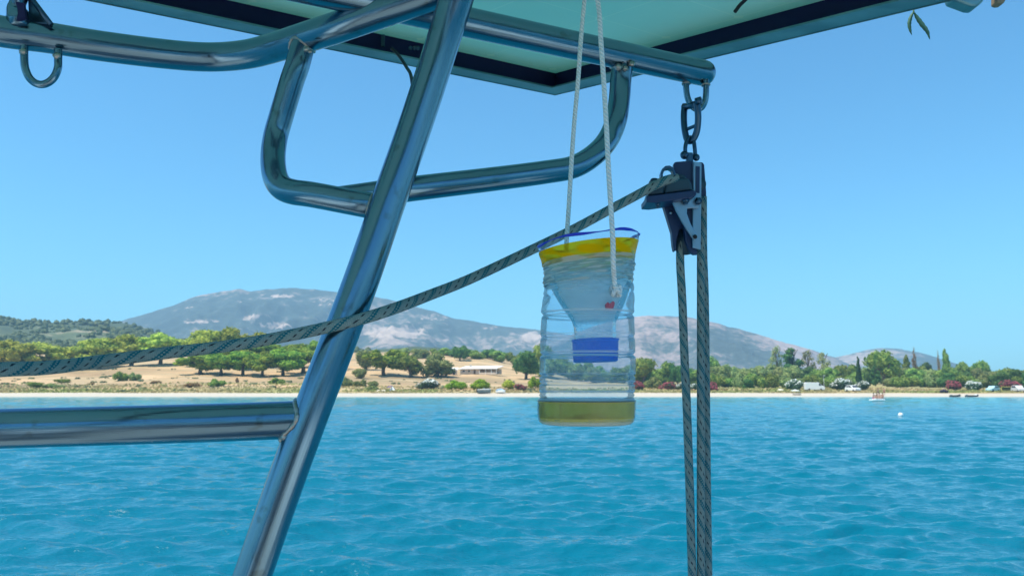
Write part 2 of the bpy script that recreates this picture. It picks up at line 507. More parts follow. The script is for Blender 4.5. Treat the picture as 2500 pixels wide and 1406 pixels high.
# mountains
m_mt = mat("mountain_scrub", (0.2, 0.2, 0.2), 1.0)
def mountain_mat(name, scrub, rock, lo, hi, sc):
    m = mat(name, scrub, 1.0); q = NT(m)
    pos = q.n("ShaderNodeNewGeometry").outputs["Position"]
    a = q.tex(sc, 8, 0.68, vec=pos, stretch=(0.55, 0.5, 1.6))
    b = q.tex(sc * 9, 4, 0.6, vec=pos)
    f = q.math('ADD', a, q.math('MULTIPLY', q.math('SUBTRACT', b, 0.5), 0.42))
    q.l(q.ramp(f, [(lo - 0.1, tuple(c * 0.7 for c in scrub)), (lo, scrub), (hi, rock), (hi + 0.12, tuple(min(1, c * 1.35) for c in rock))]), q.b.inputs["Base Color"])
    base_ = q.b.inputs["Base Color"].links[0].from_socket
    pa = q.n("ShaderNodeAttribute", attribute_name="pale")
    pm = q.math('MULTIPLY_ADD', q.math('ADD', q.math('MULTIPLY', pa.outputs["Fac"], 0.62), q.math('MULTIPLY', q.tex(sc * 14, 5, 0.7, vec=pos), 1.0)), 5.0, -4.1, clamp=True)
    pm = q.math('MULTIPLY', pm, q.math('GREATER_THAN', pa.outputs["Fac"], 0.02))
    q.l(q.mix(pm, base_, (0.50, 0.38, 0.31)), q.b.inputs["Base Color"])
    q.bump(a, 0.8, 30)
    return m
m_mt1 = mountain_mat("far_mountain", (0.055, 0.080, 0.070), (0.34, 0.26, 0.22), 0.53, 0.63, 0.0035)
m_mt2 = mountain_mat("rocky_hill", (0.06, 0.085, 0.085), (0.33, 0.25, 0.23), 0.44, 0.58, 0.006)
def mountain(name, prof, D, y0, y1, mt, rough, scars=()):
    pr = np.array(prof, float)
    pxs = np.linspace(pr[0, 0], pr[-1, 0], 520)
    ys = np.concatenate([np.linspace(y0, D, 120), np.linspace(D, y1, 40)[1:]])
    Yg, Pg = np.meshgrid(ys, pxs, indexing='ij')
    Xg = (Pg - 1250) / F * Yg * CT
    rp = np.interp(pxs, pr[:, 0], pr[:, 1])
    rp = rp + fbm(pxs * 0.03, pxs * 0 + D, 4) * rough
    RH = hgt(rp, D)[None, :]
    t = np.clip((Yg - y0) / (D - y0), 0, 1)
    up = t ** 1.25 * (0.55 + 0.45 * t)
    dn = np.clip(1 - (Yg - D) / (y1 - D), 0, 1) ** 0.8
    rid = 1 - np.abs(fbm(Xg * 0.0034 + D, Yg * 0.0018, 6)) * 2.4
    Z = RH * np.where(Yg <= D, up, dn)
    Z = Z * (1 - 0.30 * (1 - rid) * np.clip((D - Yg) / 260, 0, 1)) - 3 * (1 - t)
    Z += fbm(Xg * 0.012, Yg * 0.012, 4) * 6 * np.clip(t * 3, 0, 1) * np.clip(np.abs(Yg - D) / 60, 0.15, 1)
    pyg = 703 - F * np.tan(np.arctan((Z - CAMZ) / Yg) - TH)
    pale = np.zeros_like(Z); nz = fbm(Pg * 0.05, pyg * 0.16, 4)
    for cx, cy_, rx, ry, k in scars:
        pale = np.maximum(pale, k * np.clip(2.2 * (1 - np.sqrt(((Pg - cx) / rx) ** 2 + ((pyg - cy_) / ry) ** 2)) + 0.9 * nz * (k < 1), 0, 1))
    o = bpy.data.objects.new(name, grid_mesh(name, Xg, Yg, Z, mt, True, {"pale": pale}))
    COL.objects.link(o); tag(o, kind='structure'); return o
mountain("mountain", [(-700, 860), (-200, 850), (100, 836), (200, 808), (270, 787), (330, 771), (400, 750), (470, 723), (520, 713), (578, 705), (600, 712), (640, 706), (700, 703), (760, 707), (830, 714), (900, 722), (960, 735), (1020, 751), (1060, 761), (1100, 775), (1170, 787), (1240, 798), (1320, 806), (1420, 822), (1600, 860), (1900, 880), (2040, 872), (2080, 865), (2120, 854), (2150, 849), (2200, 851), (2260, 863), (2330, 885), (2400, 902), (2500, 914), (2800, 928), (3100, 935)], 2900, 1300, 3600, m_mt1, 2.2, [(681, 723, 46, 5.5, 1.0), (632, 720, 10, 4, .8), (575, 736, 14, 4, .7), (450, 750, 22, 5, .7), (610, 775, 36, 12, .85), (480, 784, 60, 8, .85), (660, 795, 60, 12, .8), (800, 735, 70, 22, .55), (960, 812, 110, 22, .9), (1060, 775, 60, 12, .6), (1190, 800, 40, 9, .6), (1300, 822, 36, 16, .95), (2100, 862, 14, 4, .7)])
mountain("hills", [(1150, 940), (1250, 880), (1330, 845), (1400, 815), (1450, 797), (1500, 782), (1550, 772), (1620, 771), (1680, 773), (1720, 782), (1800, 800), (1860, 818), (1920, 836), (1980, 852), (2040, 872), (2100, 900), (2160, 935)], 2100, 1200, 2600, m_mt2, 2.5)

# ------------------------------------------------------------------ haze
bx = box_geo((0, 1400, 190), (6400, 6600, 384))
m_haze = bpy.data.materials.new("haze_air"); m_haze.use_nodes = True
ht = m_haze.node_tree; ht.nodes.clear()
pv = ht.nodes.new("ShaderNodeVolumePrincipled"); ho = ht.nodes.new("ShaderNodeOutputMaterial")
pv.inputs["Color"].default_value = (0.45, 0.74, 1.0, 1)
pv.inputs["Density"].default_value = 0.00021
pv.inputs["Anisotropy"].default_value = 0.0
ht.links.new(pv.outputs[0], ho.inputs["Volume"])
hz = mk("haze", bx[0], bx[1], m_haze); tag(hz, kind='stuff')

# ------------------------------------------------------------------ vegetation
def leaf_mat(name, dark, light, blossom=None, bl_lo=0.5, trans=0.38):
    m = mat(name, dark, 0.7); q = NT(m)
    n = q.tex(7, 4, 0.65, co='Object')
    c = q.ramp(n, [(0.36, dark), (0.64, light)])
    oi = q.n("ShaderNodeObjectInfo")
    h = q.n("ShaderNodeHueSaturation"); q.l(c, h.inputs["Color"])
    q.l(q.math('MULTIPLY_ADD', oi.outputs["Random"], 0.05, 0.475), h.inputs["Hue"])
    q.l(q.math('MULTIPLY_ADD', oi.outputs["Random"], 0.5, 0.78), h.inputs["Value"])
    c = h.outputs[0]
    if blossom:
        a = q.n("ShaderNodeAttribute", attribute_name="bloom")
        c = q.mix(a.outputs["Fac"], c, blossom)
    d = q.n("ShaderNodeBsdfDiffuse"); t = q.n("ShaderNodeBsdfTranslucent"); mx = q.n("ShaderNodeMixShader")
    mx.inputs[0].default_value = trans
    q.l(c, d.inputs[0]); q.l(c, t.inputs[0]); q.l(d.outputs[0], mx.inputs[1]); q.l(t.outputs[0], mx.inputs[2])
    q.l(mx.outputs[0], q.t.nodes["Material Output"].inputs[0])
    return m
L_pine = leaf_mat("pine_needles", (0.150, 0.237, 0.044), (0.675, 0.725, 0.138))
L_pineD = leaf_mat("shore_pine_needles", (0.101, 0.203, 0.037), (0.405, 0.490, 0.075))
L_dark = leaf_mat("dark_foliage", (0.051, 0.125, 0.044), (0.160, 0.261, 0.073))
L_olive = leaf_mat("grey_olive_foliage", (0.135, 0.211, 0.080), (0.405, 0.439, 0.160))
L_mid = leaf_mat("mid_green_foliage", (0.101, 0.203, 0.048), (0.371, 0.456, 0.106))
L_bright = leaf_mat("bright_green_foliage", (0.128, 0.274, 0.023), (0.437, 0.583, 0.058))
L_yel = leaf_mat("yellow_green_foliage", (0.219, 0.274, 0.035), (0.693, 0.656, 0.103))
L_white = leaf_mat("white_oleander", (0.054, 0.115, 0.061), (0.162, 0.230, 0.135), (1.000, 1.000, 0.945))
L_red = leaf_mat("red_oleander", (0.068, 0.095, 0.054), (0.162, 0.162, 0.095), (0.486, 0.135, 0.162))
L_dry = leaf_mat("dry_branches", (0.255, 0.182, 0.086), (0.510, 0.383, 0.173))
L_cyp = leaf_mat("cypress_foliage", (0.027, 0.079, 0.031), (0.079, 0.160, 0.050))
L_pale = leaf_mat("pale_eucalyptus", (0.201, 0.255, 0.109), (0.510, 0.510, 0.230))
m_bark = mat("bark", (0.11, 0.08, 0.06), 0.95)
q = NT(m_bark); q.l(q.ramp(q.tex(20, 4), [(0.3, (0.07, 0.05, 0.035)), (0.7, (0.17, 0.125, 0.09))]), q.b.inputs["Base Color"])

def crown_mesh(name, clumps, material, nq, leaf, bloom=0.0, upright=0.0, seed=0, core=0.74):
    """clumps: (cx,cy,cz,rx,rz). Many leaf-sized quads on and in each clump, over a rough inner core"""
    r = np.random.default_rng(seed)
    vol = np.array([c[3] * (c[3] + c[4]) for c in clumps]); share = vol / vol.sum()
    V = []; B = []
    for (cx, cy, cz, rx, rz), s in zip(clumps, share):
        n = max(12, int(nq * s))
        d = r.normal(size=(n, 3)); d /= np.linalg.norm(d, axis=1)[:, None]
        rad = r.uniform(0.70, 1.06, n) ** 0.8
        c = np.array([cx, cy, cz]) + d * rad[:, None] * np.array([rx, rx, rz])
        nr = d + r.normal(size=(n, 3)) * 0.55; nr /= np.linalg.norm(nr, axis=1)[:, None]
        a = np.cross(nr, r.normal(size=(n, 3))); a /= np.linalg.norm(a, axis=1)[:, None]
        b = np.cross(nr, a)
        if upright: b = b + np.array([0, 0, upright]); b /= np.linalg.norm(b, axis=1)[:, None]
        sz = leaf * r.uniform(0.6, 1.4, n)
        a *= sz[:, None]; b *= (sz * r.uniform(0.6, 1.1, n))[:, None]
        q4 = np.stack([c - a - b * .4, c - b, c + a + b * .3, c + b], 1)
        V.append(q4.reshape(-1, 3))
        bl = (d[:, 2] + r.normal(size=n) * 0.35 > 0.35) & (r.random(n) < bloom) if bloom else np.zeros(n, bool)
        if bloom > 0.9: bl = (r.random(n) < 0.72) & (d[:, 2] > -0.45)
        B.append(np.repeat(bl.astype(float), 4))
    V = np.concatenate(V); B = np.concatenate(B)
    Fq = np.arange(len(V)).reshape(-1, 4)
    verts = V.tolist(); faces = Fq.tolist()
    for (cx, cy, cz, rx, rz) in clumps:
        sv, sf = sphere_geo((0, 0, 0), core, 9, 6, jit=0.12)
        b0 = len(verts)
        verts += [(cx + v.x * rx, cy + v.y * rx, cz + v.z * rz) for v in sv]
        faces += [tuple(i + b0 for i in f) for f in sf]
    me = mesh(name, verts, faces, material)
    at_ = me.attributes.new("bloom", 'FLOAT', 'POINT')
    bb = np.zeros(len(verts), np.float32); bb[:len(B)] = B
    at_.data.foreach_set("value", bb)
    return me
def rclumps(seed, n, shape):
    r = random.Random(seed); out = []
    for i in range(n):
        a = r.uniform(0, 2 * math.pi)
        if shape == 'pine':      # flat spreading umbrella
            rad = math.sqrt(r.random()) * 0.34; z = 0.74 - 0.55 * rad * rad / 0.12 * 0.25 + r.uniform(-.07, .05)
            out.append((rad * math.cos(a), rad * math.sin(a), z, r.uniform(.13, .2), r.uniform(.10, .16)))
        elif shape == 'mass':    # broad crown hanging nearly to the ground
            rad = math.sqrt(r.random()) * 0.36; z = r.uniform(0.30, 0.84 - rad * rad * 1.6)
            out.append((rad * math.cos(a), rad * math.sin(a), z, r.uniform(.13, .21), r.uniform(.10, .16)))
        elif shape == 'shore':   # umbrella on a short trunk
            rad = math.sqrt(r.random()) * 0.35; z = r.uniform(0.30, 0.84 - rad * rad * 1.9)
            out.append((rad * 1.12 * math.cos(a), rad * 1.12 * math.sin(a), z, r.uniform(.09, .21), r.uniform(.08, .17)))
        elif shape == 'round':
            rad = r.random() ** .6 * 0.28; z = r.uniform(0.20, 0.78 - rad * 0.5)
            out.append((rad * math.cos(a), rad * math.sin(a), z, r.uniform(.17, .25), r.uniform(.15, .22)))
        elif shape == 'bush':
            rad = r.random() ** .6 * 0.30; z = r.uniform(0.22, 0.72 - rad * 0.9)
            out.append((rad * math.cos(a), rad * math.sin(a), z, r.uniform(.15, .23), r.uniform(.18, .27)))
        elif shape == 'tall':
            t = i / n; z = 0.16 + 0.78 * t; rad = 0.26 * math.sin(math.pi * min(1, t * .85 + .15))
            out.append((rad * math.cos(a), rad * math.sin(a), z, r.uniform(.16, .26) * (1.15 - t * .5), r.uniform(.07, .11)))
        elif shape == 'poplar':
            t = i / n; z = 0.08 + 0.88 * t; k = 0.36 * math.sin(math.pi * (0.12 + 0.86 * t)) ** .7
            out.append((k * .3 * math.cos(a), k * .3 * math.sin(a), z, max(.06, k), 0.075))
        elif shape == 'cypress':
            t = i / n; z = 0.03 + 0.93 * t; k = 0.42 * (1 - t) ** .75 + 0.03
            out.append((0.03 * math.cos(a), 0.03 * math.sin(a), z, k, 0.07))
    return out
TPL = {}
def tpl(kind, shape, n, material, nq, leaf, nv=3, **kw):
    TPL[kind] = ([crown_mesh(kind + "_crown", rclumps(hash_(kind) + i, n, shape), material, nq, leaf, seed=i + hash_(kind), **kw) for i in range(nv)], shape)
def hash_(s): return sum(ord(c) * (i + 3) for i, c in enumerate(s)) % 9973
tpl('umbrella_pine', 'mass', 17, L_pine, 2300, .030, 4)
tpl('shore_pine', 'shore', 16, L_pineD, 2200, .030, 4)
tpl('dark_tree', 'round', 13, L_dark, 1700, .034)
tpl('olive_tree', 'round', 13, L_olive, 1900, .034)
tpl('green_tree', 'round', 13, L_mid, 1900, .034, 4)
tpl('green_bush', 'bush', 9, L_mid, 1300, .04, 3)
tpl('olive_bush', 'bush', 9, L_olive, 1300, .04)
tpl('bright_bush', 'bush', 9, L_bright, 1300, .042, 2)
tpl('yellow_bush', 'bush', 9, L_yel, 1300, .042, 2)
tpl('white_oleander', 'bush', 10, L_white, 1700, .034, 3, bloom=0.8)
tpl('red_oleander', 'bush', 9, L_red, 1500, .038, 3, bloom=0.95)
tpl('dry_bush', 'bush', 8, L_dry, 1000, .04, 2)
tpl('tall_tree', 'tall', 13, L_pale, 900, .03, 2, core=0.45)
tpl('tall_dark_tree', 'tall', 14, L_dark, 1600, .032, 2)
tpl('poplar_tree', 'poplar', 12, L_mid, 1300, .05, 2)
tpl('bare_poplar', 'poplar', 10, L_dry, 350, .05, 2, core=0.3, upright=1.0)
tpl('cypress_tree', 'cypress', 13, L_cyp, 1500, .06, 2)

def trunk_mesh(shape):
    r = random.Random(3); G = []
    zt = {'pine': .62, 'mass': .4, 'shore': .5, 'round': .42, 'tall': .8, 'poplar': .5, 'cypress': .2, 'bush': .25}[shape]
    r0 = {'pine': .035, 'mass': .035, 'shore': .035, 'round': .045, 'tall': .03, 'poplar': .05, 'cypress': .06, 'bush': .03}[shape]
    G.append(tube_geo([(0, 0, -.03), (.01, 0, zt * .3), (-.01, .01, zt * .6), (.0, 0, zt)], [r0 * 1.25, r0, r0 * .85, r0 * .5], 8)[:2])
    for k in range(5 if shape != 'cypress' else 2):
        a = k * 1.26 + r.random(); o = r.uniform(.16, .3)
        z0 = zt * r.uniform(.4, .7)
        G.append(tube_geo([(0, 0, z0), (o * .45 * math.cos(a), o * .45 * math.sin(a), z0 + (zt - z0) * .8), (o * math.cos(a), o * math.sin(a), zt * 1.12)], [r0 * .6, r0 * .45, r0 * .25], 6)[:2])
    V, Fa = join(*G)
    return mesh("trunk", V, Fa, m_bark, True)
TRK = {s: trunk_mesh(s) for s in ('mass', 'shore', 'round', 'tall', 'poplar', 'cypress', 'bush')}
tn = [0]
def tree(kind, px, y, wpx, hpx, label, cat, group=None, parts=None):
    """wpx/hpx are the crown's size as it shows, in photograph pixels"""
    meshes, shape = TPL[kind]
    k = tn[0]; tn[0] += 1
    rnd = random.Random(k * 7 + 1)
    base = at(px, y)
    sw, sh = wpx / F * y * 1.08, hpx / F * y
    if parts is None: parts = shape not in ('bush',)
    if parts:
        e = empty(kind, base, label, cat, group)
        e.scale = (sw, sw, sh); e.rotation_euler = (0, 0, rnd.uniform(0, 6.28))
        for n_, me in (('crown', meshes[k % len(meshes)]), ('trunk', TRK[shape])):
            c = bpy.data.objects.new(n_, me); COL.objects.link(c); c.parent = e
        return e
    o = bpy.data.objects.new(kind, meshes[k % len(meshes)]); COL.objects.link(o)
    o.location = base - Vector((0, 0, sh * 0.06)); o.scale = (sw, sw, sh); o.rotation_euler = (0, 0, rnd.uniform(0, 6.28))
    return tag(o, label, cat, group)

PG = "pines along the crest of the dry field"
for px, y, wp, hp, lb in [
    (-60, 335, 120, 75, None), (18, 322, 120, 92, "yellow-green umbrella pine at the left edge of the picture above the rope"),
    (100, 340, 130, 72, "wide low pine second from the left edge behind the rope"),
    (170, 352, 100, 62, "low pine in the dip of the pine row on the left"),
    (240, 338, 125, 84, "rounded yellow-green pine below the far left hill's right end"),
    (318, 340, 120, 84, "broad pine between the left hill and the high mountain's foot"),
    (388, 342, 115, 82, "pine with a flat bright top above the sagging rope"),
    (440, 350, 90, 74, "small pine just left of the tallest pair of crest pines"),
    (495, 338, 105, 104, "tallest yellow-green pine of the crest, left one of the pair under the peak"),
    (568, 338, 105, 104, "tall yellow-green pine of the crest, right one of the pair under the peak"),
    (622, 345, 60, 92, "narrow pine closing the crest row beside the pale rock slope")]:
    tree('umbrella_pine', px, y, wp, hp, lb or "umbrella pine just outside the left edge of the picture", 'pine tree', PG)
FG = "umbrella pines on the sandy field below the crest"
for px, y, wp, hp, lb in [
    (487, 296, 92, 66, "leftmost low umbrella pine with a bare trunk on the sandy field"),
    (538, 298, 88, 66, "second low umbrella pine with a dark trunk on the sandy field"),
    (592, 306, 92, 62, "third low umbrella pine, set back over a patch of shade"),
    (640, 300, 92, 66, "middle umbrella pine of the low row with shade under it"),
    (690, 298, 96, 70, "broad umbrella pine left of the slanting steel post"),
    (738, 304, 96, 76, "dark umbrella pine half hidden by the slanting steel post"),
    (566, 330, 80, 60, "pine crown behind the low umbrella row, left"),
    (615, 328, 96, 62, "pine crown behind the low umbrella row, middle"),
    (664, 334, 90, 64, "pine crown behind the low umbrella row, right of the middle"),
    (716, 345, 100, 66, "grey-green pine behind the low umbrella row just under the rope"),
    (790, 335, 90, 76, "pine hidden mostly behind the slanting steel post")]:
    tree('shore_pine', px, y + random.Random(px).uniform(-8, 8), wp * random.Random(px).uniform(1.0, 1.35), hp * random.Random(px + 1).uniform(.92, 1.15), lb, 'pine tree', FG)
for k, px, y, wp, hp, lb, c in [
    ('shore_pine', 936, 318, 118, 78, "large dark-based round pine right of the slanting post", 'pine tree'),
    ('olive_tree', 893, 345, 56, 58, "grey-green tree tucked behind the left of the large round pine", 'tree'),
    ('green_tree', 1002, 312, 78, 62, "mid-green tree between the large pine and the dark grey tree", 'tree'),
    ('olive_tree', 1068, 318, 82, 66, "grey-green round tree beside the white farmhouse's left end", 'tree'),
    ('dark_tree', 1122, 420, 42, 52, "small dark tree standing alone on the brown ridge above the farmhouse", 'tree'),
    ('dark_tree', 1284, 325, 72, 76, "dark tree right of the farmhouse beside the bottle", 'tree'),
    ('green_tree', 1322, 350, 76, 96, "tall tree partly hidden behind the left side of the bottle", 'tree'),
    ('olive_tree', 880, 300, 44, 30, "low grey-green bush tree just right of the slanting post", 'tree')]:
    tree(k, px, y, wp, hp, lb, c)
LANDM = [(1345, "the bottle's left side"), (1400, "the blue cap's left"), (1452, "the blue cap"), (1510, "the bottle's right side"), (1560, "the bottle"), (1592, "the big rounded grey bush"), (1664, "the left rope fall"), (1715, "the close pair of ropes"), (1790, "the gap beside the ropes"), (1826, "the small dark upright bush"), (1897, "the pale thin tree"), (1937, "the dark blue-green tall tree"), (1988, "the white van"), (2050, "the largest white flowering bush"), (2098, "the slim cypress"), (2160, "the biggest round tree"), (2237, "the brown leafless poplar"), (2312, "the tall green poplar"), (2370, "the white-topped bush near the dinghies"), (2424, "the pale blue car"), (2466, "the purple-red bush"), (2520, "the picture's right edge")]
_used = {}
def near(stem_, px, marks=None):
    m = min(marks or LANDM, key=lambda k: abs(k[0] - px)); d = px - m[0]
    side = "just behind" if abs(d) < 9 else ("a little left of" if d < -16 else "close left of" if d < 0 else "close right of" if d < 17 else "a little right of")
    t = f"{stem_}, {side} {m[1]}"
    if t in _used:
        t = f"{stem_}, well {'left' if d < 0 else 'right'} of {m[1]}"
    _used[t] = 1
    return t
HEDGE = [(1000, "the large pine's right"), (1068, "the round tree by the farmhouse"), (1122, "the lone dark tree"), (1172, "the farmhouse"), (1225, "the farmhouse's right end"), (1284, "the dark tree beside the bottle")]
r = random.Random(5)
for i, px in enumerate(range(985, 1300, 26)):
    tree(r.choice(['dark_tree', 'green_tree', 'olive_tree']), px + r.uniform(-6, 6), 440 + r.uniform(-12, 14), r.uniform(38, 54), r.uniform(20, 30) + (10 if px > 1180 else 0),
         near("ridge hedge tree", px, HEDGE), 'tree', "hedge line on the ridge", parts=False)
for k, px, y, wp, hp, lb in [
    ('white_oleander', 1046, 238, 76, 38, "wide greyish-white flowering bush near the beach left of the bottle"),
    ('bright_bush', 1112, 236, 54, 33, "bright green bush in front of the white farmhouse's left end"),
    ('bright_bush', 1174, 238, 54, 36, "bright green bush in front of the white farmhouse's middle"),
    ('yellow_bush', 1241, 240, 38, 32, "yellow-green bush in front of the farmhouse's right end"),
    ('red_oleander', 1268, 234, 42, 24, "dull red bush beside the yellow-green bush left of the bottle"),
    ('bright_bush', 1306, 242, 38, 40, "bright green bush touching the bottle's left side"),
    ('green_bush', 292, 276, 38, 32, "dark round bush in the field, left one of two"),
    ('olive_bush', 326, 277, 34, 30, "greyish round bush in the field, right one of two"),
    ('green_bush', 87, 242, 42, 22, "dark green bush low in the field near the left edge"),
    ('olive_bush', 128, 243, 56, 15, "low grey-green bush right of the dark bush near the left edge"),
    ('green_bush', 530, 244, 44, 26, "round green bush near the beach below the umbrella pines"),
    ('dry_bush', 466, 240, 44, 20, "low brown-grey bush near the beach left of the round green bush"),
    ('dry_bush', 578, 262, 14, 18, "tiny dark upright shrub in the field below the umbrella pines"),
    ('green_bush', 676, 262, 52, 20, "low green bush left of the slanting post in the field"),
    ('green_bush', 150, 268, 46, 15, "dark scrub bush just below the rope near the left edge"),
    ('olive_bush', 842, 256, 42, 34, "grey-green bush right against the slanting post"),
    ('olive_bush', 880, 250, 38, 28, "grey-green bush second to the right of the slanting post"),
    ('olive_bush', 911, 246, 34, 24, "small dark bush third to the right of the slanting post"),
    ('olive_bush', 906, 234, 40, 16, "low brownish bush in front of the three by the post"),
    ('dry_bush', 380, 262, 28, 12, "low dry shrub in the tan field right of the two round bushes"),
    ('dry_bush', 224, 262, 24, 10, "low dry shrub in the brown field left of the two round bushes"),
    ('olive_bush', 1592, 262, 50, 44, "big rounded grey bush right of the bottle"),
    ('red_oleander', 1552, 240, 46, 36, "red flowering bush touching the bottle's right side"),
    ('red_oleander', 1628, 242, 52, 34, "red flowering bush between the grey bush and the left rope fall"),
    ('white_oleander', 1662, 240, 36, 26, "small white flowering bush left of the left rope fall"),
    ('white_oleander', 1694, 244, 34, 24, "small white flowering bush between the hanging ropes"),
    ('red_oleander', 1738, 238, 40, 38, "dark red bush just right of the hanging ropes"),
    ('dark_tree', 1826, 250, 34, 34, "small dark upright bush in the gap right of the ropes"),
    ('white_oleander', 1940, 232, 52, 42, "white flowering bush left of the white van"),
    ('white_oleander', 2050, 234, 62, 44, "largest white flowering bush right of the white van"),
    ('white_oleander', 2103, 236, 44, 36, "white flowering bush right of the parked white car"),
    ('red_oleander', 2324, 238, 46, 38, "red flowering bush behind the small vehicle on the sand"),
    ('white_oleander', 2370, 234, 50, 36, "white-topped bush right of the red one near the dinghies"),
    ('red_oleander', 2466, 240, 52, 42, "purple-red flowering bush behind the yellow frame at the right edge")]:
    tree(k, px, y, wp, hp, lb, 'bush', parts=False)
for k, px, y, wp, hp, lb, c in [
    ('tall_tree', 1898, 400, 40, 92, "tall pale thin tree left of the dark blue-green tree", 'tree'),
    ('tall_dark_tree', 1936, 380, 58, 92, "dark blue-green tall tree in front of the rocky hill", 'tree'),
    ('tall_tree', 1974, 395, 44, 84, "pale airy tree right of the dark blue-green tree", 'tree'),
    ('tall_tree', 2012, 400, 42, 80, "pale sparse tree behind the lamp pole", 'tree'),
    ('dry_bush', 2064, 400, 36, 56, "reddish bare tree in the gap between the hills", 'tree'),
    ('cypress_tree', 2098, 330, 18, 76, "slim dark pointed cypress left of the big round tree", 'cypress'),
    ('dark_tree', 2124, 325, 34, 60, "dark tree between the cypress and the big round tree", 'tree'),
    ('green_tree', 2160, 320, 92, 104, "biggest round green tree on the right shore", 'tree'),
    ('tall_dark_tree', 2138, 305, 28, 54, "narrow dark tree at the foot of the big round tree", 'tree'),
    ('poplar_tree', 2216, 380, 22, 74, "slender green tree just right of the big round tree", 'tree'),
    ('bare_poplar', 2237, 380, 15, 92, "brown leafless poplar right of the big round tree", 'poplar'),
    ('dark_tree', 2254, 400, 44, 64, "dark bushy tree right of the brown leafless poplar", 'tree'),
    ('bare_poplar', 2295, 380, 9, 84, "thin grey dead treetop left of the green poplar", 'poplar'),
    ('poplar_tree', 2312, 360, 22, 92, "tall green poplar standing out against the sky", 'poplar'),
    ('green_tree', 2356, 380, 40, 66, "round tree between the poplar and the gap on the right", 'tree'),
    ('green_tree', 2404, 380, 46, 70, "round tree with holes of sky right of the gap", 'tree'),
    ('dark_tree', 2384, 430, 26, 52, "small dark tree in the gap between two round trees on the right", 'tree'),
    ('green_tree', 1736, 400, 60, 86, "grey-green tree right behind the hanging ropes", 'tree'),
    ('poplar_tree', 1758, 360, 12, 52, "small dark spire tree right of the hanging ropes", 'tree'),
    ('green_tree', 1572, 340, 84, 78, "round green tree right of the bottle's shoulder", 'tree'),
    ('green_tree', 1624, 350, 66, 64, "green tree above the big rounded grey bush", 'tree'),
    ('dark_tree', 1656, 345, 44, 74, "darker tree just left of the left rope fall", 'tree')]:
    tree(k, px, y, wp, hp, lb, c)
for px in range(1325, 2560, 25):
    far = 360 + r.uniform(-20, 30)
    tree(r.choice(['green_tree', 'green_tree', 'olive_tree', 'dark_tree']), px + r.uniform(-8, 8), far, r.uniform(48, 70), r.uniform(46, 62) * (0.92 if px > 2230 else 1),
         near("tree in the thicket's back row", px), 'tree', "trees in the back of the thicket", parts=False)
for px in range(1690, 2560, 24):
    if 1900 < px < 1930 or 2090 < px < 2170: continue
    tree(r.choice(['green_bush', 'olive_bush', 'green_bush', 'dark_tree']), px + r.uniform(-8, 8), 290 + r.uniform(-14, 16), r.uniform(44, 62), r.uniform(34, 50),
         near("round bush in the thicket's front row", px), 'bush', "bushes in the front of the thicket", parts=False)
for px in range(2445, 2550, 30):
    tree('dark_tree', px, 300 + r.uniform(-20, 10), r.uniform(44, 60), r.uniform(50, 66), near("dark tree of the right clump", px, [(2440, "the pale blue car"), (2475, "the yellow frame"), (2500, "the picture's right edge"), (2600, "the frame's outside")]), 'tree', "dark trees at the right edge", parts=False)

# hillside scrub and beach grass: nobody could count them
def scrub():
    V = []; Fc = []
    r = np.random.default_rng(3)
    for i in range(5200):
        px = r.uniform(-700, 900); y = r.uniform(560, 980)
        if px > 560 and r.random() < .5: continue
        b = at(px, y, 0.3); s = r.uniform(1.8, 5.6)
        if fbm(np.array([b.x * .02]), np.array([b.y * .02]), 3)[0] < -0.12: continue
        sv, sf = sphere_geo(b + Vector((0, 0, s * .35)), 1, 7, 4, (s * .62, s * .62, s * .5), 0.25)
        n0 = len(V); V += sv; Fc += [tuple(k + n0 for k in f) for f in sf]
    for i in range(420):
        px = r.uniform(-200, 1340); y = r.uniform(218, 330)
        if fbm(np.array([px * .012]), np.array([y * .09]), 3)[0] < 0.02: continue
        b = at(px, y, 0.1); s = r.uniform(.35, 1.1)
        for _ in range(3):
            sv, sf = sphere_geo(b + Vector((r.normal() * s * .7, r.normal() * s * .5, s * .2)), 1, 7, 4, (s * .6, s * .6, s * .4), 0.3)
            n0 = len(V); V += sv; Fc += [tuple(k + n0 for k in f) for f in sf]
    m = mat("hill_scrub", (0.05, 0.075, 0.04), 1.0); q = NT(m)
    q.l(q.ramp(q.tex(0.12, 5, 0.7), [(0.35, (0.045, 0.08, 0.04)), (0.65, (0.15, 0.17, 0.07))]), q.b.inputs["Base Color"])
    o = mk("shrubs", V, Fc, m); tag(o, kind='stuff')
scrub()
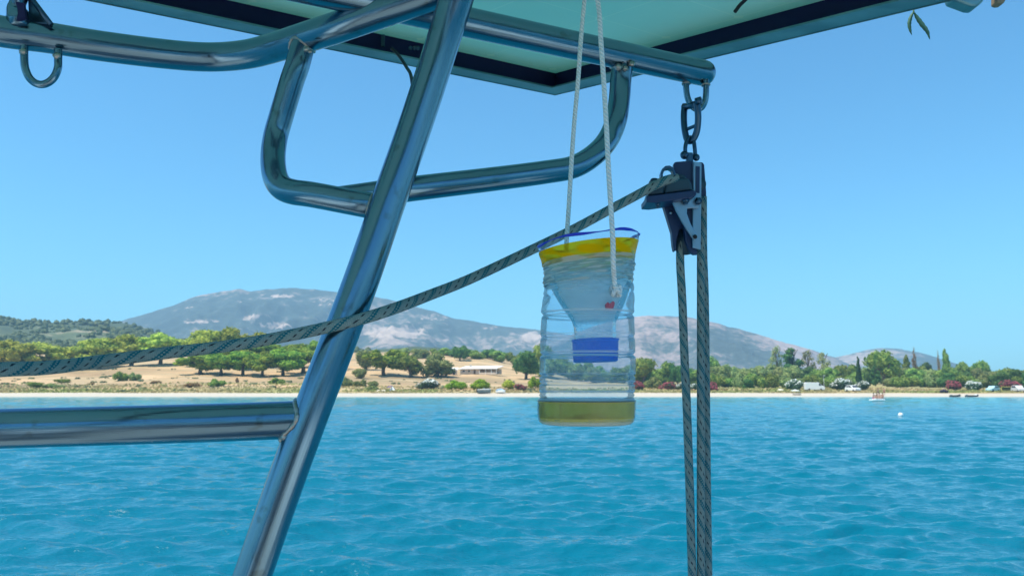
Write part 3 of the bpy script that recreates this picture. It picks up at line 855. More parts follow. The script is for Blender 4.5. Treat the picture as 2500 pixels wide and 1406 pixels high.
def grass():
    r = np.random.default_rng(11); n = 20000
    px = r.uniform(-350, 2850, n); y = 213.5 + 48 * r.random(n) ** 1.5
    y -= np.clip((px - 1250) / F * y - 62, 0, None) * -0.06 * 0
    h = ground_h(px, y)
    x = (px - 1250) / F * y * CT
    keep = fbm(x * 0.12, y * 0.22, 3) > -0.22 - 0.2 * (px > 1500)
    x, y, h = x[keep], y[keep], h[keep]; n = len(x)
    ht_ = r.uniform(.12, .52, n) * np.clip((y - 211) / 6, .3, 1); wd = r.uniform(.12, .4, n); a = r.uniform(-.6, .6, n)
    dx, dy = np.cos(a) * wd, np.sin(a) * wd
    ox, oy = r.normal(0, .1, n), r.normal(0, .1, n)
    v = np.stack([np.stack([x - dx, y - dy, h - .05], -1), np.stack([x + dx, y + dy, h - .05], -1),
                  np.stack([x + dx * .5 + ox, y + dy * .5 + oy, h + ht_], -1), np.stack([x - dx * .8 + ox, y - dy * .8 + oy, h + ht_ * .8], -1)], 1).reshape(-1, 3)
    f = np.arange(4 * n).reshape(-1, 4)
    m = mat("beach_grass", (0.3, 0.3, 0.12), 0.9); q = NT(m)
    pos = q.n("ShaderNodeNewGeometry").outputs["Position"]
    a_ = q.tex(0.06, 4, 0.6, vec=pos, stretch=(0.5, 1, 1)); b_ = q.tex(1.2, 3, vec=pos)
    s = q.n("ShaderNodeSeparateXYZ"); q.l(pos, s.inputs[0])
    gx = q.math('MULTIPLY', q.math('LESS_THAN', q.math('ABSOLUTE', q.math('SUBTRACT', s.outputs[0], 0)), 20), -0.10)
    c = q.ramp(q.math('ADD', a_, gx), [(0.34, (0.62, 0.45, 0.24)), (0.48, (0.48, 0.40, 0.17)), (0.6, (0.33, 0.38, 0.10))])
    q.l(q.mix(b_, q.mix(0.35, c, (0.2, 0.18, 0.08)), c), q.b.inputs["Base Color"])
    o = mk("grass", v.tolist(), f.tolist(), m); tag(o, kind='stuff')
grass()

# ------------------------------------------------------------------ house, vehicles, people on the shore
m_white = mat("white_paint", (0.80, 0.80, 0.78), 0.4)
m_plaster = mat("cream_plaster", (0.55, 0.46, 0.38), 0.9)
q = NT(m_plaster); q.l(q.mix(q.tex(0.9, 5), (0.46, 0.38, 0.31), (0.62, 0.53, 0.44)), q.b.inputs["Base Color"])
m_glass = mat("dark_window", (0.02, 0.03, 0.045), 0.08)
m_tyre = mat("tyre", (0.02, 0.02, 0.022), 0.8)
m_roof = mat("white_roof", (0.80, 0.79, 0.76), 0.8)
q = NT(m_roof); q.l(q.mix(q.tex(1.2, 5), (0.70, 0.69, 0.66), (0.84, 0.83, 0.80)), q.b.inputs["Base Color"])
m_blue = mat("pale_blue_cover", (0.35, 0.55, 0.75), 0.6)
m_yellow = mat("yellow_paint", (0.62, 0.50, 0.12), 0.6)

def child(name, geo, mt, par, bev=0, smooth=False):
    """geometry given in the parent's local frame"""
    o = bpy.data.objects.new(name, mesh(name, geo[0], geo[1], mt, smooth)); COL.objects.link(o); o.parent = par
    if bev: bevel(o, bev)
    return o
h0 = empty("farmhouse", at(1172, 336, 0), "long low white-roofed farmhouse behind bright green bushes", "house")
h0.rotation_euler = (0, 0, math.radians(-24)); h0.scale = (.92, .92, .80)
child("wall", box_geo((-3.6, 0, 1.35), (9.6, 6, 2.7)), m_plaster, h0)
child("wall", box_geo((5.2, 1.8, 1.35), (7.9, 2.4, 2.69)), m_plaster, h0)
child("roof", prism([Vector((-9.0, -3.9, 2.62)), Vector((-9.0, -3.9, 2.82)), Vector((-9.0, 3.6, 4.3)), Vector((-9.0, 3.6, 4.1))], (1, 0, 0), 18.9), m_roof, h0)
for x in (1.4, 4.4, 7.2, 9.6):
    child("veranda_post", box_geo((x, -3.5, 1.3), (0.18, 0.18, 2.75)), m_white, h0)
child("veranda_wall", box_geo((5.3, -3.45, 0.35), (7.9, 0.14, 0.9)), m_plaster, h0)
for x in (-6.6, -3.9):
    f_ = child("window", box_geo((x, -3.03, 1.55), (1.3, 0.1, 0.9)), m_white, h0)
    g_ = mesh("pane", *box_geo((x, -3.09, 1.55), (1.1, 0.04, 0.72)), m_glass)
    po = bpy.data.objects.new("pane", g_); COL.objects.link(po); po.parent = f_
child("door", box_geo((-1.2, -3.04, 1.05), (0.95, 0.1, 2.1)), m_bark, h0)
child("chimney", box_geo((-5.5, 1.5, 4.4), (0.6, 0.6, 1.0)), m_plaster, h0)
h1 = empty("shed", at(1106, 330, 0), "small white-roofed shed between the grey-green tree and the farmhouse", "shed")
child("wall", box_geo((0, 0, 1.0), (3.0, 2.5, 2.0)), m_plaster, h1)
child("roof", prism([Vector((-1.9, -1.6, 1.95)), Vector((-1.9, -1.6, 2.1)), Vector((-1.9, 1.6, 3.0)), Vector((-1.9, 1.6, 2.85))], (1, 0, 0), 3.9), m_roof, h1)
child("door", box_geo((0.4, -1.28, 0.9), (0.8, 0.08, 1.8)), m_glass, h1)

def car(loc, rz, L, H, W, prof, label, cat, body_m, wins, name):
    """prof: side outline (x,z) in 0..1; wins: side window outlines"""
    e = empty(name, loc, label, cat); e.rotation_euler = (0, 0, rz)
    pts = [Vector((x * L - L / 2, -W / 2, z * H)) for x, z in prof]
    child("body", prism(pts, (0, 1, 0), W), body_m, e, 0.07)
    for wn in wins:
        for s in (-1, 1):
            pw = [Vector((x * L - L / 2, s * (W / 2 + 0.004) - (0.02 if s > 0 else 0.01), z * H)) for x, z in wn]
            child("window", prism(pw, (0, 1, 0), 0.03), m_glass, e)
    for x in (0.19, 0.79):
        for s in (-1, 1):
            c = Vector((x * L - L / 2, s * (W / 2 - 0.1), 0.32))
            wl = child("wheel", tube_geo([c - Vector((0, 0.11, 0)), c + Vector((0, 0.11, 0))], 0.32, 16)[:2], m_tyre, e)
    for s in (-1, 1):
        child("headlight", box_geo((L / 2 - 0.05, s * W * 0.36, H * 0.40), (0.12, 0.24, 0.14)), m_glass, e)
    return e
vanp = [(0, .14), (0, .93), (.03, 1), (.66, 1), (.72, .97), (.86, .62), (.985, .52), (1, .4), (1, .14)]
van_w = [[(.69, .62), (.70, .92), (.73, .92), (.83, .62)]]
carp = [(0, .2), (0, .62), (.06, .68), (.13, .95), (.2, 1), (.5, 1), (.58, .96), (.72, .66), (.97, .56), (1, .45), (1, .2)]
car_w = [[(.12, .68), (.17, .92), (.34, .93), (.34, .68)], [(.36, .68), (.36, .93), (.5, .93), (.64, .68)]]
car(at(1988, 228, 0), math.radians(-6), 5.2, 2.3, 2.0, vanp, "white panel van parked between two white flowering bushes", "van", m_white, van_w, "parked_van")
c1 = car(at(2082, 220, 0), math.radians(-72), 4.1, 1.75, 1.8, carp, "small white car seen from the front beside the beach", "car", m_white, car_w, "parked_car")
child("windscreen", prism([Vector((0.52, -0.72, 1.62)), Vector((1.02, -0.76, 1.13)), Vector((1.04, -0.76, 1.15)), Vector((0.54, -0.72, 1.64))], (0, 1, 0), 1.48), m_glass, c1)
c2 = car(at(2423, 222, 0), math.radians(-150), 3.9, 1.6, 1.7, carp, "pale blue car parked left of the yellow frame at the right edge", "car", mat("pale_blue_paint", (0.42, 0.62, 0.66), 0.35), car_w, "parked_car")
c3 = car(at(2486, 218, 0), math.radians(-95), 4.3, 1.8, 1.8, carp, "pale grey car at the right edge in front of the yellow frame", "car", mat("pale_grey_paint", (0.62, 0.60, 0.58), 0.4), car_w, "parked_car")

# yellow goal-like frame with net
fr = empty("net_frame", at(2462, 226, 0), "low yellow frame with a dark net beside the purple-red bush", "net frame")
for x in (-1.9, 1.9): child("post", tube_geo([(x, 0, -0.1), (x, 0, 1.35)], 0.06, 8)[:2], m_yellow, fr)
child("crossbar", tube_geo([(-2.0, 0, 1.35), (2.6, 0, 1.35)], 0.07, 8)[:2], m_yellow, fr)
child("net", box_geo((0.05, 0.1, 0.75), (3.7, 0.04, 0.9)), mat("dark_net", (0.09, 0.09, 0.04), 0.9), fr)
# lamp pole
lp = empty("lamp_pole", at(2012, 226, 0), "thin pale pole standing between the van and the largest white bush", "pole")
child("pole", tube_geo([(0, 0, -0.2), (0, 0, 4.2)], [0.05, 0.04], 8)[:2], m_white, lp)
child("lamp_head", box_geo((0.18, 0, 4.22), (0.5, 0.16, 0.1)), m_white, lp)

# small boats lying on the sand left of the bottle
def hull_geo(L, W, H, n=12):
    V = []; Fa = []
    for i in range(n + 1):
        t = i / n; b = W / 2 * (math.sin(math.pi * (0.12 + 0.86 * (1 - t) ** 0.8)) ** 0.6 if t < 1 else 0.02) ; b = max(b, 0.02)
        x = L * (t - .5); k = 0.16 * H * t * t
        for (yy_, z) in ((-b, H + k), (-b * .82, H * .45 + k), (0, k * .9), (b * .82, H * .45 + k), (b, H + k)): V.append(Vector((x, yy_, z)))
    for i in range(n):
        for j in range(4): Fa.append((i * 5 + j, i * 5 + j + 1, (i + 1) * 5 + j + 1, (i + 1) * 5 + j))
        Fa.append((i * 5 + 4, i * 5, (i + 1) * 5, (i + 1) * 5 + 4))
    Fa.append((4, 3, 2, 1, 0)); Fa.append(tuple(n * 5 + j for j in range(5)))
    return V, Fa
b1 = empty("motorboat", at(1182, 211, 0), "small white-decked boat with dark hull on the sand left of the bottle", "boat"); b1.rotation_euler = (0, 0, math.radians(8))
child("hull", join(hull_geo(3.4, 1.6, 0.85)), mat("grey_hull", (0.16, 0.20, 0.20), 0.5), b1, 0, True).location = (0, 0, 0.05)
child("deck", prism([Vector((-1.75, -0.6, 0.95)), Vector((-1.3, -.82, 1.0)), Vector((0.9, -.78, 1.05)), Vector((1.75, -0.1, 1.15)), Vector((1.75, 0.1, 1.15)), Vector((0.9, .78, 1.05)), Vector((-1.3, .82, 1.0)), Vector((-1.75, 0.6, 0.95))], (0, 0, 1), 0.14), m_white, b1, 0.04)
child("windscreen", prism([Vector((-0.1, -0.6, 1.15)), Vector((0.25, -0.6, 1.15)), Vector((-0.15, -0.6, 1.5))], (0, 1, 0), 1.2), mat("pale_screen", (0.4, 0.5, 0.5), 0.2), b1)
child("outboard_motor", box_geo((-1.85, 0, 0.75), (0.3, 0.35, 0.9)), m_black, b1, 0.05)
b2 = empty("covered_boat", at(1222, 212, 0), "white boat with a pale blue cover right of the dark-hulled boat", "boat"); b2.rotation_euler = (0, 0, math.radians(-25))
child("hull", hull_geo(2.7, 1.4, 0.75), m_white, b2, 0, True)
child("cover", prism([Vector((-1.1, -.6, .72)), Vector((-0.9, -.6, 1.05)), Vector((0.1, -.6, 1.25)), Vector((0.9, -.4, .85))], (0, 1, 0), 1.15), m_blue, b2, 0.1)
b3 = empty("kayak", at(1945, 206, 0.0), "dark low kayak lying on the white sand below the white bushes", "kayak")
child("hull", hull_geo(2.1, 0.6, 0.22), m_bark, b3, 0, True)
def dinghy(px, y, L, label):
    p = at(px, y, 0); p.z = 0.0
    e = empty("inflatable_dinghy", p, label, "dinghy", "dark dinghies at the water's edge"); e.rotation_euler = (0, 0, math.radians(4))
    tp = [(-L / 2, -.5, .22), (L * .22, -.52, .24), (L * .42, -.3, .34), (L / 2, 0, .42), (L * .42, .3, .34), (L * .22, .52, .24), (-L / 2, .5, .22)]
    child("side_tube", tube_geo(catmull(tp, 5), 0.19, 10)[:2], m_black, e, 0, True)
    child("floor", box_geo((0, 0, 0.14), (L * .86, 0.9, 0.06)), m_dsteel, e)
    child("transom", box_geo((-L / 2 + .12, 0, .3), (.06, .9, .4)), m_grey, e)
    return e
dinghy(2331, 198.5, 2.3, "shorter dark dinghy at the water's edge right of the small vehicle")
d2 = dinghy(2372, 198, 2.8, "longer dark dinghy with a pale bow at the water's edge, the right one")
child("bow_cover", sphere_geo((1.1, 0, .42), .36, 10, 6, (1.6, 1, .5)), m_white, d2, 0, True)

# small sun shade with chairs, white rocks, tarps on the bank
t1 = empty("beach_tent", at(958, 232, 0), "tiny white and purple beach tent on the bank right of the slanting post", "tent")
child("tent_fly", ([Vector(p) for p in [(-.9, -.6, 0), (.9, -.6, 0), (.9, .6, 0), (-.9, .6, 0), (0, -.1, 1.2), (0, .3, 1.25)]], [(0, 1, 4), (1, 2, 5, 4), (2, 3, 5), (3, 0, 4, 5), (3, 2, 1, 0)]), m_white, t1)
child("awning", ([Vector(p) for p in [(-1.5, -.7, .85), (-.3, -.9, 1.1), (-.1, .3, 1.45), (-1.3, .4, 1.2), (-1.5, -.7, .80), (-.3, -.9, 1.05), (-.1, .3, 1.40), (-1.3, .4, 1.15)]], [(0, 1, 2, 3), (7, 6, 5, 4), (0, 4, 5, 1), (1, 5, 6, 2), (2, 6, 7, 3), (3, 7, 4, 0)]), mat("purple_cloth", (0.16, 0.10, 0.22), 0.8), t1)
def rock(px, y, s, label, mt=m_white):
    sv, sf = sphere_geo((0, 0, s * .25), s, 9, 6, (1, .8, .55), .16)
    o = bpy.data.objects.new("rock", mesh("rock", sv, sf, mt)); COL.objects.link(o); o.location = at(px, y, 0.05)
    tag(o, label, "rock")
m_rock = mat("cream_rock", (0.72, 0.64, 0.50), 0.9)
rock(925, 222, .55, "small cream boulder at the beach edge, left of two", m_rock)
rock(937, 221, .62, "larger cream boulder at the beach edge, right of two", m_rock)
rock(1905, 226, 1.0, "cream mound in the grass left of the white bushes", m_rock)
um = empty("beach_umbrella", at(1941, 214, 0), "low pale open umbrella under the left white bush on the beach", "umbrella")
child("canopy", tube_geo([(0, 0, .55), (0, 0, .72), (0, 0, .95)], [1.25, .9, .04], 12)[:2], mat("pale_canvas", (0.62, 0.66, 0.60), 0.8), um)
child("pole", tube_geo([(0, 0, -.2), (0, 0, 1.0)], .03, 6)[:2], m_white, um)

# people
def person(loc, rz, pose, label, skin, shirt, shorts, group=None):
    e = empty("person", loc, label, "person", group); e.rotation_euler = (0, 0, rz)
    if pose == 'stand':
        J = dict(pel=(0, 0, .95), spn=(0, 0, 1.15), che=(0, 0, 1.35), nek=(0, 0, 1.50), hed=(0, .01, 1.60), top=(0, .01, 1.74),
                 hL=(-.1, 0, .9), kL=(-.12, .03, .5), fL=(-.13, 0, .06), tL=(-.13, .14, .03), hR=(.1, 0, .9), kR=(.13, .05, .5), fR=(.17, 0, .06), tR=(.17, .14, .03),
                 sL=(-.19, 0, 1.42), eL=(-.27, .03, 1.15), wL=(-.26, .12, .92), sR=(.19, 0, 1.42), eR=(.3, .04, 1.16), wR=(.27, .16, .96))
    else:
        J = dict(pel=(0, 0, .14), spn=(0, -.03, .34), che=(0, -.02, .54), nek=(0, .01, .69), hed=(0, .03, .79), top=(0, .04, .93),
                 hL=(-.1, .02, .12), kL=(-.18, .38, .40), fL=(-.2, .62, .06), tL=(-.2, .76, .04), hR=(.1, .02, .12), kR=(.17, .40, .36), fR=(.2, .66, .06), tR=(.2, .8, .04),
                 sL=(-.18, -.01, .61), eL=(-.27, .12, .40), wL=(-.2, .33, .40), sR=(.18, -.01, .61), eR=(.28, .1, .40), wR=(.24, .32, .40))
    rad = dict(pel=.14, spn=.125, che=.145, nek=.055, hed=.09, top=.07, hL=.095, kL=.06, fL=.04, tL=.03, hR=.095, kR=.06, fR=.04, tR=.03, sL=.06, eL=.04, wL=.03, sR=.06, eR=.04, wR=.03)
    E = [('pel', 'spn'), ('spn', 'che'), ('che', 'nek'), ('nek', 'hed'), ('hed', 'top')] + [(a + s, b + s) for s in 'LR' for a, b in (('h', 'k'), ('k', 'f'), ('f', 't'), ('s', 'e'), ('e', 'w'))] + [('pel', 'hL'), ('pel', 'hR'), ('che', 'sL'), ('che', 'sR')]
    def skinned(name, keys, edges, mt, grow=1.0):
        ks = list(keys); me = bpy.data.meshes.new(name)
        me.from_pydata([J[k] for k in ks], [(ks.index(a), ks.index(b)) for a, b in edges], [])
        o = bpy.data.objects.new(name, me); COL.objects.link(o); o.parent = e
        o.modifiers.new("skin", 'SKIN'); me.materials.append(mt)
        for i, k in enumerate(ks): me.skin_vertices[0].data[i].radius = (rad[k] * grow,) * 2
        me.skin_vertices[0].data[0].use_root = True
        s_ = o.modifiers.new("sub", 'SUBSURF'); s_.levels = 1; s_.render_levels = 1
        return o
    skinned("body", list(J), E, skin)
    if shirt: skinned("top", ['che', 'spn', 'sL', 'sR'], [('che', 'spn'), ('che', 'sL'), ('che', 'sR')], shirt, 1.12)
    J['mL'] = tuple((a * .45 + b * .55) for a, b in zip(J['hL'], J['kL'])); J['mR'] = tuple((a * .45 + b * .55) for a, b in zip(J['hR'], J['kR'])); rad['mL'] = rad['mR'] = .08
    skinned("shorts", ['pel', 'hL', 'mL', 'hR', 'mR'], [('pel', 'hL'), ('hL', 'mL'), ('pel', 'hR'), ('hR', 'mR')], shorts, 1.14)
    hx, hy, hzz = J['hed']
    child("hair", sphere_geo((hx, hy - .02, hzz + .09), .105, 10, 6, (1, 1, .8)), m_hair, e, 0, True)
    return e
m_hair = mat("dark_hair", (0.03, 0.02, 0.015), 0.7)
m_skin = mat("tanned_skin", (0.42, 0.22, 0.14), 0.6); m_skin2 = mat("pale_skin", (0.58, 0.36, 0.26), 0.6)
c_navy = mat("navy_cloth", (0.02, 0.025, 0.09), 0.8); c_pink = mat("pink_cloth", (0.55, 0.20, 0.28), 0.8); c_olive = mat("olive_cloth", (0.10, 0.12, 0.06), 0.8)
c_maroon = mat("maroon_cloth", (0.20, 0.05, 0.07), 0.8); c_white = mat("white_cloth", (0.75, 0.75, 0.78), 0.8)
person(at(2143, 203, 0), 3.3, 'stand', "person in olive shorts standing on the sand, left of two behind the white boat", m_skin, c_olive, c_olive)
person(at(2158, 204, 0), 2.9, 'stand', "person in maroon standing on the sand, right of two behind the white boat", m_skin, c_maroon, c_maroon)
def on_water(px, y, z=0.0): return Vector(((px - 1250) / F * y * CT, y, z))
YB = 138.0
bt = empty("pedal_boat", on_water(2141, YB), "small flat white boat carrying people just off the beach", "boat")
bt.rotation_euler = (0, 0, math.radians(3))
child("hull", prism([Vector((-1.5, 0, .05)), Vector((-1.15, -.62, .05)), Vector((1.0, -.62, .05)), Vector((1.25, 0, .05)), Vector((1.0, .62, .05)), Vector((-1.15, .62, .05))], (0, 0, 1), .26), m_white, bt, 0.09)
child("deck_box", box_geo((0.1, 0, .38), (1.5, .9, .16)), m_white, bt, 0.04)
for dx, rz, sk, sh, so_, lb in [(-.62, 3.6, m_skin2, c_pink, c_pink, "person in pink sitting at the left on the white boat"),
                                (-.12, 3.1, m_skin, c_white, c_navy, "person in white top and navy shorts sitting in the middle of the white boat"),
                                (.40, 2.7, m_skin2, None, c_maroon, "bare-chested person sitting at the right on the white boat"),
                                (.86, 2.5, m_skin, c_navy, c_navy, "person in navy sitting at the far right on the white boat")]:
    person(bt.location + Vector((dx, 0.05, .42)), rz, 'sit', lb, sk, sh, so_)
bu = empty("buoy", on_water(2195, 66.0), "white round buoy floating in front of the right beach", "buoy")
child("float", sphere_geo((0, 0, .10), .20, 16, 10), m_white, bu, 0, True)
child("ring", tube_geo(catmull([(0, -.05, .28), (0, -.03, .36), (0, .03, .36), (0, .05, .28)], 4), .012, 8)[:2], m_dsteel, bu)
# quad bike with rider
qb = empty("quad_bike", at(2304, 213, 0), "dark quad bike on the sand below the red flowering bush", "quad bike")
for x in (-.6, .6):
    for s in (-.42, .42):
        child("wheel", tube_geo([(x, s - .12, .3), (x, s + .12, .3)], .3, 12)[:2], m_tyre, qb)
child("body", prism([Vector((-.85, -.25, .45)), Vector((-.8, -.25, .75)), Vector((0, -.25, .72)), Vector((.35, -.25, .95)), Vector((.85, -.25, .7)), Vector((.8, -.25, .45))], (0, 1, 0), .5), c_navy, qb, .05)
child("handlebar", tube_geo([(.35, -.4, 1.1), (.45, 0, 1.0), (.35, .4, 1.1)], .025, 6)[:2], m_black, qb)
person(qb.location + Vector((-.15, 0, .62)), -1.9, 'sit', "person in a white top sitting on the quad bike", m_skin2, c_white, c_navy)

# ------------------------------------------------------------------ the boat we stand on
sb = empty("sailboat", (0, -1.6, 0), "sailboat cockpit with an added unseen canopy, from which the picture is taken", "sailboat")
m_deck = mat("weathered_deck", (0.34, 0.34, 0.33), 0.7); m_gel = mat("gelcoat", (0.80, 0.78, 0.74), 0.3); m_canvas = mat("added_canopy_canvas", (0.05, 0.07, 0.09), 0.9)
def wbox(name, c, s, mt, par, bev=0, rz=0):
    g_ = box_geo(c, s, rz); o = mk(name, g_[0], g_[1], mt, par)
    if bev: bevel(o, bev)
    return o
wbox("hull", (0, -1.9, 0.40), (3.4, 6.2, 1.15), m_gel, sb, .1)
wbox("deck", (0, -1.2, 1.0), (3.0, 4.6, .06), m_deck, sb)
for x in (-1.35, 1.35): wbox("cockpit_seat", (x, -1.5, 1.25), (.80, 3.6, .42), m_gel, sb, .05)
wbox("cabin_bulkhead", (0, -3.6, 1.7), (3.0, .15, 1.4), m_gel, sb, .04)
wbox("companionway_door", (0, -3.5, 1.65), (.7, .06, 1.1), m_black, sb)
n_ = 14; V = []; Fa = []
for i in range(n_ + 1):
    x = -1.7 + 3.4 * i / n_; z = 3.05 - 0.09 * x * x
    for y in (-3.5, -2.7): V += [Vector((x, y, z)), Vector((x, y, z - .03))]
for i in range(n_):
    a = i * 4; b = a + 4
    Fa += [(a, a + 2, b + 2, b), (a + 1, b + 1, b + 3, a + 3), (a, b, b + 1, a + 1), (a + 2, a + 3, b + 3, b + 2)]
Fa += [(0, 1, 3, 2), (n_ * 4, n_ * 4 + 2, n_ * 4 + 3, n_ * 4 + 1)]
mk("added_canopy", V, Fa, m_canvas, sb, True)  # unseen canopy and its frame, added for dark reflections in the tubes
for y in (-3.45, -2.75):
    tube("added_canopy_frame", catmull([(-1.6, y, 1.2), (-1.62, y, 2.75), (-1.2, y, 2.88), (0, y, 2.99), (1.2, y, 2.88), (1.62, y, 2.75), (1.6, y, 1.2)], 6), .013, m_steel, sb, 10)

# ------------------------------------------------------------------ stainless stern arch
ar = empty("stern_arch", (-0.35, 0.95, 1.0), "welded stainless steel tube arch over the stern, with a slanting post in front", "steel arch")
top = P(1117, -12, .915); bot = P(616, 1406, .826)
d_ = (bot - top).normalized()
d_ = (bot - P(680, 1223, .836)).normalized()
low = bot + d_ * ((bot.z - 0.98) / -d_.z)
# very slightly bowed post, as photographed
post_pts = [P(1130, -50, .912), P(1082, 100, .921), P(1018, 295, .915), P(946, 500, .896), P(880, 690, .875), P(808, 880, .858), P(745, 1045, .846), P(680, 1223, .836), P(616, 1406, .826), low]
tube("slanting_post", catmull(post_pts[:-1], 8) + [low], .019, m_steel, ar, 40, caps=True)
cb = [P(560, -55, .905 + .02), P(960, 16, .962), P(1110, 50, 1.0), P(1520, 136, 1.10), P(1716, 179, 1.155)]
a_, b_ = cb[1], cb[4]
D0 = a_ + (a_ - b_) * .75
tube("crossbar", [D0 + (b_ - D0) * (i / 24) for i in range(25)], .018, m_steel, ar, 40, round_end=(False, True))
pxtube("curved_rail", [(-260, 22, .90), (-120, 50, .925), (0, 77, .945), (110, 92, .965), (230, 111, .985), (360, 128, 1.01), (460, 138, 1.03), (530, 140, 1.04), (600, 134, 1.035), (660, 120, 1.02), (720, 101, .995), (818, 69, .96), (920, 34, .95), (1020, 0, .945), (1110, -32, .94)], .018, m_steel, ar, 40, 10)
pxtube("side_loop", [(744, 90, .985), (728, 154, .977), (714, 195, .975), (700, 240, .975), (685, 290, .975), (673, 333, .972), (667, 375, .96), (668, 412, .945), (675, 440, .935), (690, 459, .928), (716, 469, .92), (765, 476, .912), (870, 496, .906), (905, 503, .908)], .0143, m_steel, ar, 36, 12)
pxtube("brace_loop", [(1521, 128, 1.10), (1518, 170, 1.10), (1515, 205, 1.10), (1512, 245, 1.095), (1504, 295, 1.08), (1484, 342, 1.07), (1450, 379, 1.05), (1400, 408, 1.03), (1330, 421, 1.01), (1200, 438, .98), (1000, 462, .935), (900, 476, .932), (815, 488, .93)], .0143, m_steel, ar, 36, 12)
pxtube("lower_rail", [(-500, 1072, .75), (-200, 1055, .785), (0, 1046, .805), (250, 1039, .82), (500, 1032, .835), (700, 1025, .848), (762, 1022.5, .851)], .0195, m_steel, ar, 40, 8)
def weld(c, nrm, r, rr_=.0022):
    nrm = Vector(nrm).normalized(); u = nrm.orthogonal().normalized(); v = nrm.cross(u); pts = []; rad = []
    for i in range(49):
        a = 2 * math.pi * i / 48
        pts.append(Vector(c) + (u * math.cos(a) + v * math.sin(a)) * r); rad.append(rr_ * random.uniform(.75, 1.3))
    tube("weld_bead", pts, rad, m_weld, ar, 8, caps=False)
def weldlump(px, py, z, s):
    sv, sf = sphere_geo(P(px, py, z), s, 12, 8, (1, .7, .8), .16); mk("weld_bead", sv, sf, m_weld, ar, True)
weldlump(748, 120, .953, .0042); weldlump(757, 127, .953, .0026)
weldlump(701, 1064, .835, .0068); weldlump(712, 1056, .833, .0045); weldlump(690, 1073, .838, .0045)
weldlump(957, 18, .942, .0055); weldlump(952, 30, .942, .0035)
weldlump(1510, 164, 1.082, .0055); weldlump(1542, 156, 1.085, .005); weldlump(1527, 168, 1.083, .004)
weldlump(56, 126, .93, .0045); weldlump(139, 137, .945, .0045)
# fillet flares where the lower rail meets the post
def saddle(p, d, r_, pp_, pd_, R_, bead=.0022, lump=.25):
    """weld bead along the curve where tube (p, d, r_) meets the tube (pp_, pd_, R_)"""
    p, d, pp_, pd_ = Vector(p), Vector(d).normalized(), Vector(pp_), Vector(pd_).normalized()
    u = d.orthogonal().normalized(); v = d.cross(u); pts = []; rad = []
    for i in range(65):
        a = 2 * math.pi * i / 64
        s0 = p + (u * math.cos(a) + v * math.sin(a)) * r_ * 1.01
        w0 = s0 - pp_; w0 = w0 - pd_ * w0.dot(pd_); dd = d - pd_ * d.dot(pd_)
        A, B_, C__ = dd.dot(dd), 2 * w0.dot(dd), w0.dot(w0) - R_ * R_
        disc = B_ * B_ - 4 * A * C__
        t = (-B_ - math.sqrt(max(0, disc))) / (2 * A)
        pts.append(s0 + d * t); rad.append(bead * random.uniform(1 - lump, 1 + lump))
    tube("weld_bead", pts, rad, m_weld, ar, 8, caps=False)
saddle(P(700, 1025, .848), P(775, 1022, .852) - P(700, 1025, .848), .0195, P(745, 1045, .846), P(808, 880, .858) - P(745, 1045, .846), .019, .0026)
saddle(P(728, 154, .977), P(744, 90, .985) - P(728, 154, .977), .0143, P(720, 101, .995), P(818, 69, .96) - P(720, 101, .995), .018, .0020)
saddle(P(1518, 170, 1.10), P(1521, 128, 1.10) - P(1518, 170, 1.10), .0143, P(1520, 136, 1.10), b_ - a_, .018, .0020)
saddle(P(825, 487.5, .909), P(885, 499, .907) - P(825, 487.5, .909), .0143, P(912, 595, .885), P(946, 500, .896) - P(880, 690, .875), .019, .0016)
pxtube("eye_loop", [(59, 108, .95), (59, 140, .95), (61, 165, .95), (70, 188, .95), (84, 202, .951), (101, 207, .952), (118, 202, .953), (132, 189, .954), (141, 168, .955), (142, 145, .956), (142, 120, .956)], .0044, m_steel, ar, 20, 8)
pxtube("eye_loop", [(1675, 185, 1.145), (1675, 215, 1.145), (1679, 240, 1.145), (1688, 258, 1.145), (1701, 267, 1.145), (1714, 262, 1.145), (1722, 245, 1.145), (1724, 220, 1.145), (1723, 192, 1.145)], .0043, m_steel, ar, 20, 8)
weld(P(1675, 205, 1.145), (0, .1, 1), .0050, .0013); weld(P(1723, 208, 1.145), (0, .1, 1), .0050, .0013)
# bracket at the top left, welded on the curved rail
tube("bracket_stub", catmull([P(48, 66, .945), P(44, 40, .945), P(38, 22, .945), P(44, 2, .945), P(50, -60, .945)], 6), [.0105 + .0022 * math.sin(i * .32) for i in range(25)], m_steel, ar, 28)
g_ = prism([P(66, -40, .95), P(74, 0, .95), P(84, 8, .95), P(124, 60, .95), P(70, 56, .95)], (0, 1, 0), .006)
bevel(mk("gusset_plate", g_[0], g_[1], m_dsteel, ar), .001)
tube("gusset_edge", [P(72, -6, .948), P(82, 4, .948), P(125, 61, .948)], .003, m_dsteel, ar, 10)
g_ = prism([P(38, 5, .93), P(58, 8, .93), P(62, 46, .93), P(40, 50, .93), P(44, 30, .93)], (0, 1, 0), .004)
mk("bracket_tongue", g_[0], g_[1], m_web, ar)

